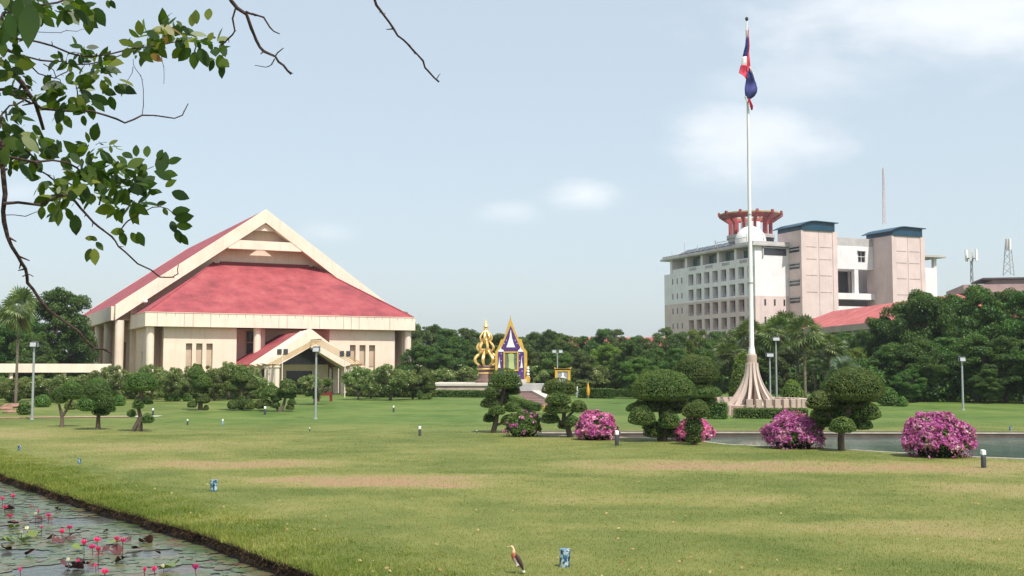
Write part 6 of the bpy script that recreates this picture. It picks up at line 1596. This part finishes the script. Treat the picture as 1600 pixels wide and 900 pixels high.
for (x, y, r, n, D) in ((10, 10, 30, 26, 5.0), (15, 55, 22, 20, 5.1), (55, 12, 22, 16, 5.1), (5, 100, 18, 12, 5.2), (85, 8, 24, 20, 5.3), (115, 5, 18, 14, 5.3), (140, 22, 10, 4, 5.4),
                        (30, 110, 18, 6, 5.3), (10, 160, 18, 12, 5.3), (15, 195, 20, 16, 5.2), (20, 215, 18, 12, 5.1), (45, 205, 14, 6, 5.2), (60, 140, 14, 8, 5.5), (75, 150, 10, 4, 5.5),
                        (103, 92, 12, 9, 5.6), (125, 82, 14, 6, 5.7), (150, 95, 16, 13, 5.8), (160, 118, 18, 14, 5.8), (178, 128, 12, 7, 5.8), (110, 145, 22, 18, 5.7), (135, 155, 14, 10, 5.7), (95, 165, 12, 5, 5.7), (215, 82, 14, 8, 5.8), (232, 62, 16, 12, 5.9), (255, 50, 18, 16, 5.9), (278, 48, 16, 14, 6.0), (305, 60, 16, 11, 6.0), (330, 70, 12, 7, 6.0), (340, 90, 8, 5, 6.0), (270, 30, 12, 3, 6.0),
                        (20, 250, 18, 10, 5.1), (45, 240, 16, 8, 5.2), (60, 225, 20, 8, 5.3), (100, 240, 14, 7, 5.4), (145, 232, 22, 14, 5.5), (175, 240, 18, 8, 5.6), (135, 255, 18, 14, 5.5), (165, 275, 20, 20, 5.5), (195, 285, 20, 20, 5.6), (215, 300, 20, 16, 5.6), (125, 285, 18, 16, 5.4), (110, 300, 14, 9, 5.3), (145, 300, 16, 12, 5.4), (75, 280, 16, 8, 5.2), (185, 262, 14, 8, 5.6), (232, 262, 14, 7, 5.7), (90, 312, 12, 6, 5.2), (100, 330, 10, 4, 5.3), (212, 322, 10, 6, 5.6), (185, 325, 10, 6, 5.6)):
    spray(x, y, r, n, D, 1.0)
for (x, y, L_, an, D) in ((250, 272, 40, 80, 5.7), (228, 272, 22, 118, 5.7), (262, 255, 24, 20, 5.7), (230, 246, 22, 95, 5.7), (247, 250, 20, 75, 5.7), (213, 245, 20, 92, 5.7), (218, 292, 30, 10, 5.6), (268, 300, 30, -20, 5.7), (255, 270, 24, -10, 5.7), (258, 292, 22, 30, 5.7), (118, 335, 34, -88, 5.3), (95, 325, 30, -100, 5.3), (105, 325, 24, -70, 5.3), (66, 322, 22, -95, 5.2), (205, 325, 30, -72, 5.6), (185, 325, 22, -100, 5.6), (195, 325, 24, -120, 5.6), (143, 388, 24, -112, 5.5), (147, 388, 28, -82, 5.5), (150, 378, 18, -50, 5.5), (152, 376, 14, 150, 5.5), (148, 373, 16, 175, 5.5), (205, 363, 22, -60, 5.6), (195, 362, 24, 180, 5.6), (190, 362, 24, -75, 5.6), (215, 362, 26, -65, 5.6), (268, 333, 30, 12, 5.8), (272, 342, 32, 8, 5.8), (268, 345, 22, -70, 5.8), (275, 352, 26, -5, 5.8), (276, 358, 24, -75, 5.8), (282, 365, 22, -60, 5.8), (245, 320, 16, 20, 5.8), (255, 325, 14, -60, 5.8),
                          (308, 38, 26, 100, 6.0), (300, 42, 24, 85, 6.0), (325, 32, 24, 90, 6.0), (305, 80, 30, -95, 6.0), (298, 75, 30, -130, 6.0), (310, 75, 34, -60, 6.0), (345, 68, 24, -70, 6.0), (343, 85, 30, -80, 6.0), (348, 100, 24, -95, 6.0), (285, 75, 26, -140, 6.0), (225, 85, 22, -100, 5.8), (235, 85, 22, -30, 5.8), (205, 70, 22, 160, 5.8), (100, 180, 24, -60, 5.7), (92, 190, 22, -85, 5.7), (172, 150, 24, -75, 5.8), (160, 140, 24, -20, 5.8), (178, 135, 24, -30, 5.8), (130, 180, 18, -85, 5.7), (168, 0, 14, -80, 5.5), (172, 0, 16, -60, 5.5), (148, 12, 36, -60, 5.3), (125, 10, 26, -70, 5.3), (105, 12, 22, -95, 5.3), (70, 25, 24, -50, 4.6)):
    pair(x, y, L_, an, D)
for (x, y, L_, an, D) in ((48, 5, 78, -88, 2.9), (30, -5, 46, -92, 3.0), (12, 20, 50, -70, 3.0), (20, 45, 34, -120, 3.2)): pair(x, y, L_, an, D, .42)
A = np.array([[tuple(p) for p in q_] for q_ in LV])
link('foliage', quads_mesh('foliage', A, A.shape[1], L_NEAR), t)

# ------------------------------------------------------------------ sky, sun, air
SUN = Vector((.28, -.46, .85)).normalized()
el = math.asin(SUN.z); az = math.atan2(SUN.x, SUN.y)
w = bpy.data.worlds.new('World'); sc.world = w; w.use_nodes = True; nt = w.node_tree
bg = nt.nodes['Background']
sky = N(nt, 'ShaderNodeTexSky'); sky.sky_type = 'NISHITA'; sky.sun_disc = False; sky.sun_elevation = el; sky.sun_rotation = az
sky.altitude = 0; sky.air_density = 1.0; sky.dust_density = 2.2; sky.ozone_density = 1.0
tc = N(nt, 'ShaderNodeTexCoord'); sx = N(nt, 'ShaderNodeSeparateXYZ'); nt.links.new(tc.outputs['Generated'], sx.inputs[0])
# thin high haze whitening
hz_ = N(nt, 'ShaderNodeMix', data_type='RGBA'); hz_.inputs['Factor'].default_value = .52
nt.links.new(sky.outputs[0], hz_.inputs[6]); hz_.inputs[7].default_value = (6.2, 7.0, 7.35, 1)
# direction projected on the plane y=1
def M2(op, a, c):
    n = N(nt, 'ShaderNodeMath', operation=op)
    for i, x in enumerate((a, c)):
        if hasattr(x, 'links'): nt.links.new(x, n.inputs[i])
        else: n.inputs[i].default_value = x
    return n.outputs[0]
ym = M2('MAXIMUM', sx.outputs['Y'], .05)
X = M2('DIVIDE', sx.outputs['X'], ym); Z = M2('DIVIDE', sx.outputs['Z'], ym)
cb = N(nt, 'ShaderNodeCombineXYZ'); nt.links.new(X, cb.inputs[0]); nt.links.new(M2('MULTIPLY', Z, 2.0), cb.inputs[1])
n1 = N(nt, 'ShaderNodeTexNoise', Scale=7.0, Detail=8.0, Roughness=.58, Distortion=.2); nt.links.new(cb.outputs[0], n1.inputs['Vector'])
acc = None
for (px, py, rx, ry, kk) in ((1500, 30, 340, 110, .78), (1330, 120, 190, 60, .45), (1180, 225, 165, 62, .68), (1110, 205, 75, 34, .6), (1240, 215, 75, 50, .5), (912, 308, 74, 36, .75), (800, 332, 60, 22, .35), (508, 366, 60, 26, .35), (1230, 130, 130, 40, .3), (20, 300, 60, 20, .3)):
    cx = (px - 800) / F; cz = (578 - py) / F * 1.01; a = rx / F; c = ry / F
    dx = M2('DIVIDE', M2('SUBTRACT', X, cx), a); dz = M2('DIVIDE', M2('SUBTRACT', Z, cz), c)
    d = M2('SQRT', M2('ADD', M2('MULTIPLY', dx, dx), M2('MULTIPLY', dz, dz)), 0)
    # noise erodes the edge
    v = M2('SUBTRACT', M2('SUBTRACT', 1.0, d), M2('MULTIPLY', M2('SUBTRACT', n1.outputs['Fac'], .5), -2.8))
    r = N(nt, 'ShaderNodeMapRange', interpolation_type='SMOOTHSTEP'); nt.links.new(v, r.inputs[0]); r.inputs[1].default_value = -.25; r.inputs[2].default_value = 1.15; r.inputs[3].default_value = 0; r.inputs[4].default_value = kk
    acc = r.outputs[0] if acc is None else M2('MAXIMUM', acc, r.outputs[0])
front = N(nt, 'ShaderNodeMapRange'); nt.links.new(sx.outputs['Y'], front.inputs[0]); front.inputs[1].default_value = .05; front.inputs[2].default_value = .3
acc = M2('MULTIPLY', acc, front.outputs[0])
cm = N(nt, 'ShaderNodeMix', data_type='RGBA'); nt.links.new(M2('MULTIPLY', acc, .8), cm.inputs['Factor']); nt.links.new(hz_.outputs[2], cm.inputs[6]); cm.inputs[7].default_value = (8.3, 8.35, 8.5, 1)
nt.links.new(cm.outputs[2], bg.inputs['Color']); bg.inputs['Strength'].default_value = .116
sl = bpy.data.lights.new('sun', 'SUN'); so = bpy.data.objects.new('sun', sl); COL.objects.link(so)
sl.energy = 4.4; sl.angle = R(.53); sl.color = (1, .955, .88)
so.rotation_euler = SUN.to_track_quat('Z', 'Y').to_euler(); so.location = (0, 0, 60)
sc.view_settings.view_transform = 'Standard'; sc.view_settings.look = 'None'; sc.view_settings.gamma = 1; sc.view_settings.exposure = 0.32
sc.view_settings.use_curve_mapping = False
sc.cycles.use_denoising = True
sc.cycles.max_bounces = 6; sc.cycles.diffuse_bounces = 3; sc.cycles.transparent_max_bounces = 4; sc.cycles.transmission_bounces = 3
sc.cycles.caustics_reflective = False; sc.cycles.caustics_refractive = False

# pale air between the lawn and the far buildings
m = bpy.data.materials.new('haze_air'); m.use_nodes = True; nt = m.node_tree; nt.nodes.clear()
o_ = nt.nodes.new('ShaderNodeOutputMaterial'); v = nt.nodes.new('ShaderNodeVolumePrincipled')
v.inputs['Color'].default_value = (.88, .93, 1, 1); v.inputs['Density'].default_value = .0002; v.inputs['Anisotropy'].default_value = .2
nt.links.new(v.outputs[0], o_.inputs['Volume'])
b = MB(); b.box(-4600, 4600, -4600, 4600, -1.6, 60); hz2 = b.build('haze', m); tag(hz2, 'thin pale haze softening the far buildings', kind='stuff')
sc.cycles.volume_bounces = 0
